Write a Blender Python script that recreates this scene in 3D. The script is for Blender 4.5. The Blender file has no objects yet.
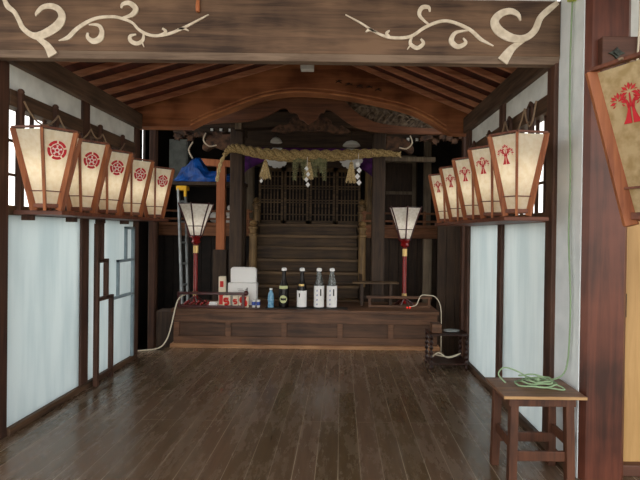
import bpy, math, random
from math import sin, cos, pi, radians
from mathutils import Vector, Matrix
R = random.Random(7)
sc = bpy.context.scene
col = sc.collection

# ------------------------------------------------------------ materials
def lin(h):
    h = h.lstrip('#')
    v = [int(h[i:i+2], 16)/255 for i in (0, 2, 4)]
    return tuple(c/12.92 if c <= .04045 else ((c+.055)/1.055)**2.4 for c in v) + (1,)
def newmat(name):
    m = bpy.data.materials.new(name); m.use_nodes = True
    nt = m.node_tree; b = nt.nodes['Principled BSDF']
    return m, nt, b
def wood(name, dark, light, axis='Z', rough=.6, bump=.25, sc1=1.0, blotch=.35, spec=.4):
    m, nt, b = newmat(name); N = nt.nodes; L = nt.links
    tc = N.new('ShaderNodeTexCoord'); mp = N.new('ShaderNodeMapping')
    oi = N.new('ShaderNodeObjectInfo')
    s = [26*sc1]*3; s['XYZ'.index(axis)] = 1.6*sc1
    mp.inputs['Scale'].default_value = s
    L.new(tc.outputs['Object'], mp.inputs['Vector'])
    add = N.new('ShaderNodeVectorMath'); add.operation = 'ADD'
    mul = N.new('ShaderNodeMath'); mul.operation = 'MULTIPLY'; mul.inputs[1].default_value = 37
    L.new(oi.outputs['Random'], mul.inputs[0])
    L.new(mp.outputs[0], add.inputs[0]); L.new(mul.outputs[0], add.inputs[1])
    n = N.new('ShaderNodeTexNoise'); n.inputs['Scale'].default_value = 1; n.inputs['Detail'].default_value = 5
    n.inputs['Roughness'].default_value = .65; n.inputs['Distortion'].default_value = .6
    L.new(add.outputs[0], n.inputs['Vector'])
    n2 = N.new('ShaderNodeTexNoise'); n2.inputs['Scale'].default_value = 2.2; n2.inputs['Detail'].default_value = 3
    L.new(tc.outputs['Object'], n2.inputs['Vector'])
    mx = N.new('ShaderNodeMix'); mx.data_type = 'FLOAT'; mx.inputs[0].default_value = blotch
    L.new(n.outputs['Fac'], mx.inputs[2]); L.new(n2.outputs['Fac'], mx.inputs[3])
    r = N.new('ShaderNodeValToRGB'); r.color_ramp.elements[0].position = .39; r.color_ramp.elements[1].position = .61
    r.color_ramp.elements[0].color = lin(dark); r.color_ramp.elements[1].color = lin(light)
    L.new(mx.outputs[0], r.inputs['Fac']); L.new(r.outputs['Color'], b.inputs['Base Color'])
    bp = N.new('ShaderNodeBump'); bp.inputs['Strength'].default_value = bump; bp.inputs['Distance'].default_value = .004
    L.new(n.outputs['Fac'], bp.inputs['Height']); L.new(bp.outputs[0], b.inputs['Normal'])
    b.inputs['Roughness'].default_value = rough; b.inputs['Specular IOR Level'].default_value = spec
    return m
def plain(name, c, rough=.6, metal=0, c2=None, ns=30, spec=.4, bump=0):
    m, nt, b = newmat(name); N = nt.nodes; L = nt.links
    tc = N.new('ShaderNodeTexCoord'); n = N.new('ShaderNodeTexNoise'); n.inputs['Scale'].default_value = ns; n.inputs['Detail'].default_value = 4
    L.new(tc.outputs['Object'], n.inputs['Vector'])
    r = N.new('ShaderNodeValToRGB'); r.color_ramp.elements[0].position = .35; r.color_ramp.elements[1].position = .65
    r.color_ramp.elements[0].color = lin(c2 or c); r.color_ramp.elements[1].color = lin(c)
    L.new(n.outputs['Fac'], r.inputs['Fac']); L.new(r.outputs['Color'], b.inputs['Base Color'])
    if bump:
        bp = N.new('ShaderNodeBump'); bp.inputs['Strength'].default_value = bump; bp.inputs['Distance'].default_value = .003
        L.new(n.outputs['Fac'], bp.inputs['Height']); L.new(bp.outputs[0], b.inputs['Normal'])
    b.inputs['Roughness'].default_value = rough; b.inputs['Metallic'].default_value = metal
    b.inputs['Specular IOR Level'].default_value = spec
    return m
def paper(name, c, c2, ns=40, trans=.5, st=(1, 1, 1)):
    m, nt, b = newmat(name); N = nt.nodes; L = nt.links
    tc = N.new('ShaderNodeTexCoord'); n = N.new('ShaderNodeTexNoise'); n.inputs['Scale'].default_value = ns; n.inputs['Detail'].default_value = 6
    mp = N.new('ShaderNodeMapping'); mp.inputs['Scale'].default_value = st
    L.new(tc.outputs['Object'], mp.inputs['Vector']); L.new(mp.outputs[0], n.inputs['Vector'])
    r = N.new('ShaderNodeValToRGB'); r.color_ramp.elements[0].position = .36; r.color_ramp.elements[1].position = .6
    r.color_ramp.elements[0].color = lin(c2); r.color_ramp.elements[1].color = lin(c)
    L.new(n.outputs['Fac'], r.inputs['Fac'])
    d = N.new('ShaderNodeBsdfDiffuse'); t = N.new('ShaderNodeBsdfTranslucent'); mx = N.new('ShaderNodeMixShader'); mx.inputs[0].default_value = trans
    L.new(r.outputs[0], d.inputs[0]); L.new(r.outputs[0], t.inputs[0]); L.new(d.outputs[0], mx.inputs[1]); L.new(t.outputs[0], mx.inputs[2])
    L.new(mx.outputs[0], N['Material Output'].inputs[0])
    return m
def glass(name, c, rough=.05, ior=1.45):
    m, nt, b = newmat(name)
    b.inputs['Base Color'].default_value = lin(c); b.inputs['Roughness'].default_value = rough
    b.inputs['Transmission Weight'].default_value = .9; b.inputs['IOR'].default_value = ior
    return m
def emit(name, c, s):
    m, nt, b = newmat(name); b.inputs['Base Color'].default_value = lin(c)
    b.inputs['Emission Color'].default_value = lin(c); b.inputs['Emission Strength'].default_value = s
    return m
def floor_mat():
    m, nt, b = newmat('floor_boards'); N = nt.nodes; L = nt.links
    tc = N.new('ShaderNodeTexCoord'); mp = N.new('ShaderNodeMapping'); mp.inputs['Rotation'].default_value = (0, 0, pi/2)
    L.new(tc.outputs['Object'], mp.inputs['Vector'])
    def brick(c1, c2, mort, ms, bias=0):
        k = N.new('ShaderNodeTexBrick'); k.inputs['Scale'].default_value = 1; k.inputs['Brick Width'].default_value = 1.9
        k.inputs['Row Height'].default_value = .142; k.inputs['Mortar Size'].default_value = ms; k.inputs['Mortar Smooth'].default_value = .2
        k.offset = .37; k.offset_frequency = 3; k.squash = 1
        k.inputs['Color1'].default_value = c1; k.inputs['Color2'].default_value = c2; k.inputs['Mortar'].default_value = mort
        k.inputs['Bias'].default_value = bias
        L.new(mp.outputs[0], k.inputs['Vector']); return k
    k = brick(lin('#55442f'), lin('#675242'), lin('#b8a893'), .0018)
    mp2 = N.new('ShaderNodeMapping'); mp2.inputs['Scale'].default_value = (30, 1.6, 30)
    L.new(tc.outputs['Object'], mp2.inputs['Vector'])
    n = N.new('ShaderNodeTexNoise'); n.inputs['Scale'].default_value = 1; n.inputs['Detail'].default_value = 6; n.inputs['Roughness'].default_value = .7
    L.new(mp2.outputs[0], n.inputs['Vector'])
    n2 = N.new('ShaderNodeTexNoise'); n2.inputs['Scale'].default_value = 2.4; n2.inputs['Detail'].default_value = 9; n2.inputs['Roughness'].default_value = .75
    mp3 = N.new('ShaderNodeMapping'); mp3.inputs['Scale'].default_value = (3.2, .7, 1)
    L.new(tc.outputs['Object'], mp3.inputs['Vector']); L.new(mp3.outputs[0], n2.inputs['Vector'])
    r = N.new('ShaderNodeMapRange'); r.inputs[1].default_value = .3; r.inputs[2].default_value = .7; r.inputs[3].default_value = .72; r.inputs[4].default_value = 1.25
    L.new(n.outputs['Fac'], r.inputs[0])
    mx = N.new('ShaderNodeVectorMath'); mx.operation = 'SCALE'; L.new(k.outputs['Color'], mx.inputs[0]); L.new(r.outputs[0], mx.inputs['Scale'])
    # pale scuffs
    r2 = N.new('ShaderNodeMapRange'); r2.inputs[1].default_value = .45; r2.inputs[2].default_value = .80; r2.inputs[3].default_value = 0; r2.inputs[4].default_value = .5
    L.new(n2.outputs['Fac'], r2.inputs[0])
    m2 = N.new('ShaderNodeMix'); m2.data_type = 'RGBA'; L.new(r2.outputs[0], m2.inputs[0]); L.new(mx.outputs[0], m2.inputs[6]); m2.inputs[7].default_value = lin('#8c7b6a')
    L.new(m2.outputs[2], b.inputs['Base Color'])
    r3 = N.new('ShaderNodeMapRange'); r3.inputs[1].default_value = .3; r3.inputs[2].default_value = .7; r3.inputs[3].default_value = .16; r3.inputs[4].default_value = .36
    L.new(n2.outputs['Fac'], r3.inputs[0]); L.new(r3.outputs[0], b.inputs['Roughness'])
    # bump: each board a touch uneven, joints sunk
    ksum = N.new('ShaderNodeMath'); ksum.operation = 'ADD'
    km = N.new('ShaderNodeMath'); km.operation = 'MULTIPLY'; km.inputs[1].default_value = -1.5; L.new(k.outputs['Fac'], km.inputs[0])
    nn = N.new('ShaderNodeMath'); nn.operation = 'MULTIPLY'; nn.inputs[1].default_value = .6; L.new(n.outputs['Fac'], nn.inputs[0])
    L.new(km.outputs[0], ksum.inputs[0]); L.new(nn.outputs[0], ksum.inputs[1])
    bp = N.new('ShaderNodeBump'); bp.inputs['Strength'].default_value = .22; bp.inputs['Distance'].default_value = .003
    L.new(ksum.outputs[0], bp.inputs['Height']); L.new(bp.outputs[0], b.inputs['Normal'])
    b.inputs['Specular IOR Level'].default_value = .5
    return m

M = dict(
    beam=wood('beam_wood', '#3a281c', '#7c6049', 'X', .65, .6, .7, .5),
    beamlow=wood('beam_edge_wood', '#5f4d40', '#8d7866', 'X', .6, .3),
    post=wood('post_wood', '#311e16', '#57392a', 'Z', .6),
    postY=wood('rail_wood', '#35251a', '#634a35', 'Y', .6),
    plate=wood('plate_wood', '#35271c', '#665040', 'Y', .65, .4),
    rafter=wood('rafter_wood', '#8a543c', '#c48c6a', 'X', .5),
    rboard=wood('roof_board', '#32140f', '#552419', 'Y', .6),
    koryo=wood('rainbow_beam_wood', '#643822', '#b5764f', 'X', .4, .5, .45, .6),
    kedge=wood('moulding_highlight_wood', '#8f5230', '#cf8f60', 'X', .4),  # lighter than the beam, puts the edge highlight into the colour
    arch=wood('arch_wood', '#563423', '#7d5036', 'X', .6),
    carve=plain('carved_wood', '#8a7a66', .7, 0, '#4a3c31', 18, bump=.6),
    carved=plain('dark_carved_wood', '#6c4c38', .7, 0, '#33231a', 14, bump=.6),
    lan=wood('lantern_wood', '#7a4226', '#a8673f', 'Z', .5),
    lanY=wood('lantern_rim_wood', '#4f2a1c', '#7a452e', 'X', .5),
    paperL=paper('cream_paper', '#f8f0dc', '#efe4ca', 30, .6),
    paperN=paper('aged_paper', '#dcc9a0', '#c0a87c', 25, .5),
    red=plain('crest_red', '#c01c28', .6),
    pink=plain('crest_pink', '#e8d8d0', .6),
    sheet=paper('translucent_sheet', '#e2eaec', '#d6e0e3', 9, .85, (1, 1, .12)),
    plaster=plain('plaster', '#e6ecee', .85, 0, '#d8e0e2', 6),
    kokabe=plain('kokabe_plaster', '#dfe2de', .85, 0, '#c9ccc8', 6),
    silgrey=plain('silhouette_grey', '#8fa0a8', .7, 0, '#7f9098', 12),  # grey of the frame shadow showing through the sheet
    scroll=plain('scroll_paint', '#e6dac6', .7, 0, '#cdbfa9', 25),
    groove=plain('dark_groove', '#3a2820', .8),
    pillar=wood('pillar_wood', '#34190f', '#683828', 'Z', .4, .4, .5, .5),
    nage=wood('lintel_wood', '#3e241a', '#5f3d2f', 'X', .55),
    door=wood('tan_door_wood', '#a5814f', '#b8935f', 'Z', .55, .15),
    riser=wood('stair_riser_wood', '#2c1f14', '#564129', 'X', .65),
    dais=wood('dais_wood', '#3f291b', '#735038', 'X', .55),
    daisp=wood('dais_panel_wood', '#352318', '#5e422f', 'X', .6),
    daisl=wood('dais_pale_edge', '#80593c', '#aa8059', 'X', .55),
    stair=wood('stair_wood', '#3b2b1c', '#715839', 'X', .6),
    hall=wood('hall_wood', '#291d15', '#493728', 'Z', .65),
    hallX=wood('hall_wood_cross', '#291c13', '#4d3a29', 'X', .65),
    newel=wood('newel_wood', '#574229', '#94774d', 'Z', .55),
    ver=wood('veranda_wood', '#5c3820', '#935f3c', 'X', .6),
    greypost=wood('grey_weathered_wood', '#5a4d3e', '#857662', 'Z', .7),
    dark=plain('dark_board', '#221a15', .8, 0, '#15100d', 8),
    orange=wood('orange_wood', '#a85f38', '#c87d50', 'Z', .5),
    stool=wood('stool_wood', '#3a2114', '#613b28', 'Z', .5),
    stoolt=wood('stool_top_wood', '#5e4232', '#8b6850', 'X', .45),
    stoole=wood('stool_edge', '#9c7850', '#b89468', 'X', .5),
    lacq=plain('red_lacquer', '#8c1a1a', .25, 0, '#741414', 8, spec=.6),
    lacqd=plain('dark_red_lacquer', '#4a1614', .3, 0, '#38100e', 8, spec=.6),
    gold=plain('gold', '#d8b878', .35, .6),
    shade=paper('lamp_paper', '#f2eee6', '#e2dcd0', 30, .5),
    straw=plain('straw', '#c2a873', .8, 0, '#6f5b38', 60, bump=.8),
    straw2=plain('pale_straw', '#e6d09c', .8, 0, '#a88d60', 70, bump=.8),
    fern=plain('fern_green', '#8a8760', .7, 0, '#5c5f3c', 30),
    white=plain('white_paper', '#f4f4f2', .7),
    purple=plain('purple_cloth', '#6c2a80', .8, 0, '#3a1648', 6),
    tarp=plain('blue_tarp', '#0f5fc0', .4, 0, '#0a3f8c', 9, bump=.4),
    alu=plain('aluminium', '#a8aeb0', .4, .6, '#8a9092', 10),
    yellow=plain('yellow_plastic', '#e8b420', .5),
    greymetal=plain('grey_metal', '#70746f', .6, .2, '#585c58', 8),
    amber=plain('dark_bottle_glass', '#0f0805', .22, 0, spec=.25),
    clear=glass('clear_glass', '#e8f4f4'),
    blueg=plain('blue_plastic', '#8cbcd8', .2, 0, '#4f8fb8', 30),
    blue=plain('blue_print', '#3a56a8', .5),
    green=plain('green_label', '#c9cf9a', .6),
    ink=plain('ink', '#2a2622', .7),
    cakebox=plain('cream_card', '#e9dcc4', .6),
    redprint=plain('red_print', '#cc2a20', .5),
    cord=plain('green_cord', '#86a07c', .5),
    wcord=plain('white_cord', '#d6cdb6', .5),
    gcord=plain('grey_cord', '#8f9494', .5),
    bcord=plain('brown_cord', '#85705a', .6),
    rack=wood('dark_turned_wood', '#1f100c', '#3c211a', 'Z', .35),
    iron=plain('verdigris_iron', '#4a5048', .5, .5, '#2c302c', 60),
    gravel=plain('pale_gravel', '#cfc8b8', .9, 0, '#b8b0a0', 3),
    ceramic=plain('white_ceramic', '#eceae4', .3),
    led=emit('red_pilot_light', '#e03028', .8),
    lime=plain('lime_plastic', '#b8c840', .4),
    floor=floor_mat(),
)

# ------------------------------------------------------------ mesh builder
class MB:
    def __init__(s): s.v = []; s.f = []
    def add(s, vs, fs):
        o = len(s.v); s.v += [tuple(v) for v in vs]; s.f += [tuple(i+o for i in f) for f in fs]; return s
    def box(s, x0, x1, y0, y1, z0, z1):
        vs = [(x, y, z) for z in (z0, z1) for y in (y0, y1) for x in (x0, x1)]
        return s.add(vs, [(0, 2, 3, 1), (4, 5, 7, 6), (0, 1, 5, 4), (2, 6, 7, 3), (0, 4, 6, 2), (1, 3, 7, 5)])
    def bar(s, a, b, w, d, up=(0, 0, 1)):
        """rectangular bar from a to b: w across, d along 'up'"""
        a = Vector(a); b = Vector(b); t = (b-a).normalized(); u = Vector(up)
        x = t.cross(u)
        if x.length < 1e-5: x = t.cross(Vector((0, 1, 0)))
        x.normalize(); u = x.cross(t).normalized()
        vs = [p+x*sx*w/2+u*sy*d/2 for p in (a, b) for sy in (-1, 1) for sx in (-1, 1)]
        return s.add(vs, [(0, 2, 3, 1), (4, 5, 7, 6), (0, 1, 5, 4), (2, 6, 7, 3), (0, 4, 6, 2), (1, 3, 7, 5)])
    def prism(s, pts, y0, y1, plane='XZ'):
        """polygon (a,b) extruded between y0 and y1"""
        n = len(pts)
        f = {'XZ': lambda a, b, y: (a, y, b), 'YZ': lambda a, b, y: (y, a, b), 'XY': lambda a, b, y: (a, b, y)}[plane]
        vs = [f(a, b, y0) for a, b in pts]+[f(a, b, y1) for a, b in pts]
        return s.add(vs, [tuple(range(n)), tuple(range(2*n-1, n-1, -1))]+[(i, i+n, (i+1) % n+n, (i+1) % n) for i in range(n)])
    def tube(s, pts, r, n=8, cap=True):
        pts = [Vector(p) for p in pts]; m = len(pts)
        rs = r if isinstance(r, (list, tuple)) else [r]*m
        nrm = None; rings = []
        for i, p in enumerate(pts):
            t = (pts[min(i+1, m-1)]-pts[max(i-1, 0)]).normalized()
            if nrm is None:
                nrm = t.cross(Vector((0, 0, 1)))
                if nrm.length < 1e-3: nrm = t.cross(Vector((0, 1, 0)))
            nrm = (nrm-t*nrm.dot(t)).normalized(); bn = t.cross(nrm)
            rings.append([p+(nrm*cos(2*pi*k/n)+bn*sin(2*pi*k/n))*rs[i] for k in range(n)])
        vs = [v for rg in rings for v in rg]; fs = []
        for i in range(m-1):
            for k in range(n):
                a = i*n+k; b = i*n+(k+1) % n
                fs.append((a, b, b+n, a+n))
        if cap: fs += [tuple(range(n-1, -1, -1)), tuple(range((m-1)*n, m*n))]
        return s.add(vs, fs)
    def lathe(s, prof, c=(0, 0, 0), n=16, flute=0):
        """profile of (r, z)"""
        m = len(prof); vs = []
        for r, z in prof:
            for k in range(n):
                rr = r*(1+flute*(1 if k % 2 else -1)); a = 2*pi*k/n
                vs.append((c[0]+rr*cos(a), c[1]+rr*sin(a), c[2]+z))
        fs = [(i*n+k, i*n+(k+1) % n, (i+1)*n+(k+1) % n, (i+1)*n+k) for i in range(m-1) for k in range(n)]
        fs += [tuple(range(n-1, -1, -1)), tuple(range((m-1)*n, m*n))]
        return s.add(vs, fs)
    def ball(s, c, r, n=10, sx=1, sy=1, sz=1):
        vs = []; fs = []; m = n//2+1
        for i in range(m+1):
            th = pi*i/m
            for k in range(n):
                vs.append((c[0]+r*sx*sin(th)*cos(2*pi*k/n), c[1]+r*sy*sin(th)*sin(2*pi*k/n), c[2]-r*sz*cos(th)))
        for i in range(m):
            for k in range(n):
                fs.append((i*n+k, i*n+(k+1) % n, (i+1)*n+(k+1) % n, (i+1)*n+k))
        return s.add(vs, fs)
def scl(pts, n=6):
    """smooth a list of tuples with Catmull-Rom"""
    out = []; P = [pts[0]]+list(pts)+[pts[-1]]
    for i in range(1, len(P)-2):
        for k in range(n):
            t = k/n; o = []
            for a, b, c, d in zip(P[i-1], P[i], P[i+1], P[i+2]):
                o.append(.5*(2*b+(c-a)*t+(2*a-5*b+4*c-d)*t*t+(-a+3*b-3*c+d)*t**3))
            out.append(tuple(o))
    out.append(tuple(pts[-1])); return out

origins = {}
def obj(name, mb, mat, parent=None, bevel=0, smooth=False, local=False, kind=None, label=None, origin=None):
    vs = mb.v
    if parent is not None:
        off = (0, 0, 0) if local else origins.get(parent.name, (0, 0, 0))
        loc = (0, 0, 0)
    elif local: off = loc = (0, 0, 0)
    else:
        xs, ys, zs = zip(*vs)
        off = origin or ((min(xs)+max(xs))/2, (min(ys)+max(ys))/2, min(zs)); loc = off
    me = bpy.data.meshes.new(name)
    me.from_pydata([(x-off[0], y-off[1], z-off[2]) for x, y, z in vs], [], mb.f); me.validate(); me.update()
    import bmesh
    bm = bmesh.new(); bm.from_mesh(me); bmesh.ops.recalc_face_normals(bm, faces=bm.faces); bm.to_mesh(me); bm.free()
    if smooth:
        me.polygons.foreach_set('use_smooth', [True]*len(me.polygons)); me.set_sharp_from_angle(angle=radians(40))
    me.materials.append(M[mat] if isinstance(mat, str) else mat)
    o = bpy.data.objects.new(name, me); col.objects.link(o); o.location = loc; o.parent = parent
    origins[o.name] = off if parent is not None else loc
    if local: origins[o.name] = (0, 0, 0)
    if bevel:
        b = o.modifiers.new('bevel', 'BEVEL'); b.width = bevel; b.segments = 2; b.limit_method = 'ANGLE'; b.angle_limit = radians(35)
    if kind: o['kind'] = kind
    if label: o['label'] = label
    return o
def thing(name, label, cat, loc=(0, 0, 0), rz=0, group=None):
    o = bpy.data.objects.new(name, None); col.objects.link(o); o.empty_display_size = .1
    o.location = loc; o.rotation_euler = (0, 0, rz); o['label'] = label; o['category'] = cat
    if group: o['group'] = group
    origins[o.name] = tuple(loc); return o
def tag(o, label, cat, group=None):
    o['label'] = label; o['category'] = cat
    if group: o['group'] = group
    return o
def copy_tree(o, parent=None):
    c = o.copy(); col.objects.link(c); c.parent = parent
    for ch in list(o.children): copy_tree(ch, c)
    return c
def struct(name, mb, mat, bevel=0, parent=None, **k):
    o = obj(name, mb, mat, parent, bevel, **k)
    if parent is None: o['kind'] = 'structure'
    return o
ntrim = [0]
def trim(mb, mat, bevel=.006):
    ntrim[0] += 1; return struct('trim_%d' % ntrim[0], mb, mat, bevel)
B = lambda *a: MB().box(*a)

# ------------------------------------------------------------ room numbers
XL, XR = -2.41, 1.48          # inner faces of the side walls
RAIL = 1.60                   # top of the white dado panels

# ground and floor
g = struct('ground', B(-40, 40, -40, 40, -.6, -.5), 'gravel')
struct('floor', MB().box(-3.6, 4.2, -3, 5.66, -.5, 0).box(-3.4, -2.22, 5.66, 6.0, -.5, 0).box(-2.22, 1.30, 5.66, 9.9, -.5, 0), 'floor', origin=(0, 0, 0))
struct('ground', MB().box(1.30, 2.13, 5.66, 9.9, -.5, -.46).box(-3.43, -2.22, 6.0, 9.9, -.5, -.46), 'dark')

# side walls: white dado panels, window band, small wall above
def side(x, s, ys, wname, z_extra):
    """x inner face, s=-1 left / +1 right, ys list of (y0,y1) bays"""
    t = .07*s
    for i, (a, b) in enumerate(ys):
        x0, x1 = sorted((x, x+t))
        struct('wall_'+wname, B(*sorted((x, x+.012*s)), a, b, .05, RAIL), 'sheet')
        struct('wall_'+wname, B(x0, x1, a, b, 2.505, 2.70), 'kokabe')
for nm, x, s, bays in (('left', XL, -1, [(3.46, 4.43), (4.56, 5.56)]), ('right', XR, 1, [(3.42, 4.35), (4.46, 5.48)])):
    side(x, s, bays, nm, 0)
    n0 = 1 if nm == 'left' else 3
    for i, (a, b) in enumerate(bays):
        w = MB(); xc = x+.035*s
        w.box(*sorted((x-.015*s, x+.075*s)), a, b, RAIL, RAIL+.07)
        w.box(*sorted((x-.02*s, x+.085*s)), a, b, 2.39, 2.51)
        win = struct('window_%d' % (n0+i), w, 'postY', .004)
        n = int((b-a)/.15); bars = MB()
        for k in range(1, n):
            y = a+(b-a)*k/n
            bars.box(xc-.012, xc+.012, y-.011, y+.011, RAIL+.07, 2.39)
        for zz in (1.9, 2.15): bars.box(xc-.008, xc+.008, a, b, zz-.01, zz+.01)
        obj('lattice', bars, 'post', win)
    # wall plate and baseboard
    trim(B(*sorted((x-.06*s, x+.12*s)), 3.38 if s < 0 else 3.38, 5.66, 2.69, 2.87), 'plate', .012)
    yb = 3.46 if s < 0 else 3.0
    struct('baseboard_'+nm, B(*sorted((x-.035*s, x+.07*s)), yb, 5.6 if s < 0 else 5.5, 0, .055), 'postY', .006)
# posts of the two walls
for (x0, x1, y0, y1, z1) in [(-2.58, -2.395, 3.30, 3.46, 3.9), (-2.50, -2.39, 4.43, 4.56, 2.70), (-2.50, -2.39, 5.56, 5.68, 2.75),
                             (1.45, 1.60, 3.30, 3.42, 2.70), (1.45, 1.57, 4.35, 4.46, 2.70), (1.45, 1.58, 5.48, 5.64, 2.76)]:
    trim(B(x0, x1, y0, y1, 0, z1), 'post', .008)
trim(B(-2.52, -2.44, 6.28, 6.38, -.46, 3.4), 'post', .008)
trim(B(1.60, 1.68, 6.34, 6.44, -.46, 3.4), 'post', .008)
# plaster return of the right wall towards the camera
struct('wall_right', B(1.48, 1.55, 2.965, 3.30, .0, 3.9), 'plaster')

struct('wall_front', B(-4.6, -2.58, 3.36, 3.40, .0, 3.9), 'plaster')
# front pillar with chamfered corners, right-hand lintel, door and plaster
pm = MB(); x0, x1, y0, y1, c = 1.485, 1.765, 2.93, 2.965, .03
pm.prism([(x0+c, y0), (x1-c, y0), (x1, y0+c), (x1, 3.2), (1.555, 3.2), (1.555, y1), (x0, y1), (x0, y0+c)], 0, 3.9, 'XY')
tag(obj('wooden_pillar', pm, 'pillar', bevel=.003), 'thick reddish brown square wooden pillar with chamfered corners at the right of the room, behind the wooden stool', 'pillar')
lt = thing('lintel_beam', 'dark brown lintel crossing the thick pillar, with a diamond metal nail cover', 'beam', (2.6, 2.9, 2.47))
obj('beam_body', B(1.55, 3.8, 2.88, 2.94, 2.47, 2.70), 'nage', lt, .006)
dm = MB(); cx, cz = 1.632, 2.595
dm.prism([(cx-.05, cz), (cx-.02, cz-.012), (cx, cz-.036), (cx+.02, cz-.012), (cx+.05, cz), (cx+.02, cz+.014), (cx, cz+.036), (cx-.02, cz+.014)], 2.868, 2.882)
dm.prism([(cx-.026, cz), (cx, cz-.02), (cx+.026, cz), (cx, cz+.02)], 2.858, 2.87)
obj('nail_cover', dm, 'iron', lt, .002, label='diamond shaped dark metal nail cover')
struct('wall_front', B(1.765, 4.2, 3.08, 3.14, 2.70, 3.9), 'kokabe')
d1 = struct('door_1', B(1.79, 2.75, 3.04, 3.07, .07, 1.92), 'door', .004)
obj('door_handle', B(1.79, 1.815, 3.035, 3.045, .99, 1.14), 'groove', d1, .002)
trim(B(1.765, 4.2, 2.99, 3.12, 0, .07), 'nage')
trim(B(1.765, 4.2, 3.0, 3.12, 1.92, 2.02), 'nage')
struct('wall_front', B(1.765, 4.2, 3.09, 3.14, 2.02, 2.47), 'kokabe')
struct('door_2', B(2.76, 3.7, 3.04, 3.07, .07, 1.92), 'door', .004)
struct('wall_front', B(3.7, 4.2, 3.04, 3.10, .07, 1.92), 'kokabe')

# ------------------------------------------------------------ big front beam with painted scrolls
fb = thing('front_crossbeam', 'massive grey brown crossbeam with pale scroll carvings spanning the top of the photo', 'beam', (-.48, 3.4, 2.66))
obj('beam_body', B(-2.60, 1.478, 3.28, 3.375, 2.72, 3.10), 'beam', fb, .006)
obj('lower_edge', MB().prism([(3.281, 2.72), (3.305, 2.675), (3.375, 2.675), (3.375, 2.72)], -2.60, 1.478, 'YZ'), 'beamlow', fb, .003, label='paler chamfered lower edge of the crossbeam')
ro = radians(.75)
def bz(px, py):              # drawing units -> the beam's front face
    a = (px-341)/480; b = (236.5-py)/480
    y = 3.28
    f2 = 1/(1+.0073*(-.0073)+0)
    return ((cos(ro)*a-sin(ro)*b)*y, 1.5+(sin(ro)*a+cos(ro)*b-.0073)*y)
rc = [0]
def ribbon(mb, pts, k, ox, oy, w=1.15, y=3.28, th=.006, smooth=5):
    rc[0] += 1; th += .0007*(rc[0] % 6)
    P = scl([(ox+x/k, oy+yy/k, ww/k*w) for x, yy, ww in pts], smooth)
    L_, R_ = [], []
    for i, (x, yy, ww) in enumerate(P):
        x2, y2, _ = P[min(i+1, len(P)-1)]; x1, y1, _ = P[max(i-1, 0)]
        dx, dy = x2-x1, y2-y1; l = math.hypot(dx, dy) or 1
        nx, ny = -dy/l*ww/2, dx/l*ww/2
        L_.append(bz(x+nx, yy+ny)); R_.append(bz(x-nx, yy-ny))
    n = len(P)
    vs = [(a, y-th, b) for a, b in L_]+[(a, y-th, b) for a, b in R_]+[(a, y+.004, b) for a, b in L_]+[(a, y+.004, b) for a, b in R_]
    fs = []
    for i in range(n-1):
        fs += [(i, i+1, n+i+1, n+i), (i, 2*n+i, 2*n+i+1, i+1), (n+i, n+i+1, 3*n+i+1, 3*n+i)]
    fs += [(0, n, 3*n, 2*n), (n-1, 3*n-1, 4*n-1, 2*n-1)]
    mb.add(vs, fs); return mb
K6 = (5.333, 0, 0)
big = MB()
ribbon(big, [(30, 0, 16), (50, 40, 24), (85, 70, 20), (110, 115, 20), (130, 155, 22), (175, 190, 26), (215, 195, 36), (265, 175, 40), (315, 140, 42), (338, 95, 34), (320, 55, 28), (280, 38, 26), (235, 45, 22), (205, 75, 16), (198, 92, 3)], *K6)
ribbon(big, [(180, 190, 12), (225, 220, 24), (260, 250, 32), (288, 298, 46)], *K6)
obj('painted_scroll', big, 'scroll', fb, label='large hooked cream scroll at the left end')
K3 = (3.2, 0, 0); K8 = (2.667, 200, 0); K4 = (2.667, 400, 0)
vine = MB()
ribbon(vine, [(192, 133, 2), (222, 123, 12), (246, 99, 11), (276, 78, 10), (312, 62, 9), (354, 57, 8), (385, 60, 8), (425, 75, 7), (450, 100, 8), (490, 117, 8), (540, 112, 8), (590, 92, 7), (640, 66, 5), (670, 50, 2)], *K3)
ribbon(vine, [(288, 82, 3), (318, 84, 9), (330, 102, 12), (324, 126, 17), (303, 135, 15), (285, 123, 10), (285, 108, 5)], *K3)
ribbon(vine, [(395, 61, 5), (425, 52, 12), (438, 32, 15), (418, 14, 13), (397, 18, 10), (392, 30, 4)], *K3)
ribbon(vine, [(462, 108, 4), (460, 130, 9), (441, 142, 11), (421, 133, 11), (420, 118, 9), (438, 113, 4)], *K3)
ribbon(vine, [(455, 134, 6), (463, 152, 2)], *K3)
ribbon(vine, [(498, 117, 3), (522, 112, 6), (533, 103, 8), (522, 94, 5)], *K3)
ribbon(vine, [(570, 96, 3), (590, 95, 6), (606, 101, 3)], *K3)
obj('painted_vine', vine, 'scroll', fb, label='curling cream vine at the left of the beam')
vine = MB()
ribbon(vine, [(781, 125, 2), (748, 108, 8), (718, 82, 8), (673, 62, 7), (640, 60, 7), (600, 75, 7), (560, 100, 7), (510, 103, 7), (470, 90, 5), (430, 65, 4), (388, 42, 2)], *K8)
ribbon(vine, [(713, 84, 3), (680, 90, 8), (669, 112, 12), (686, 127, 11), (707, 117, 8), (700, 104, 3)], *K8)
ribbon(vine, [(612, 70, 3), (585, 45, 8), (590, 24, 10), (608, 22, 8), (612, 34, 4)], *K8)
ribbon(vine, [(565, 100, 4), (560, 118, 8), (578, 130, 9), (595, 118, 8), (588, 106, 4)], *K8)
ribbon(vine, [(562, 120, 4), (552, 134, 2)], *K8)
ribbon(vine, [(508, 102, 3), (497, 92, 7), (505, 84, 3)], *K8)
ribbon(vine, [(470, 88, 3), (452, 82, 7), (442, 88, 3)], *K8)
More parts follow.
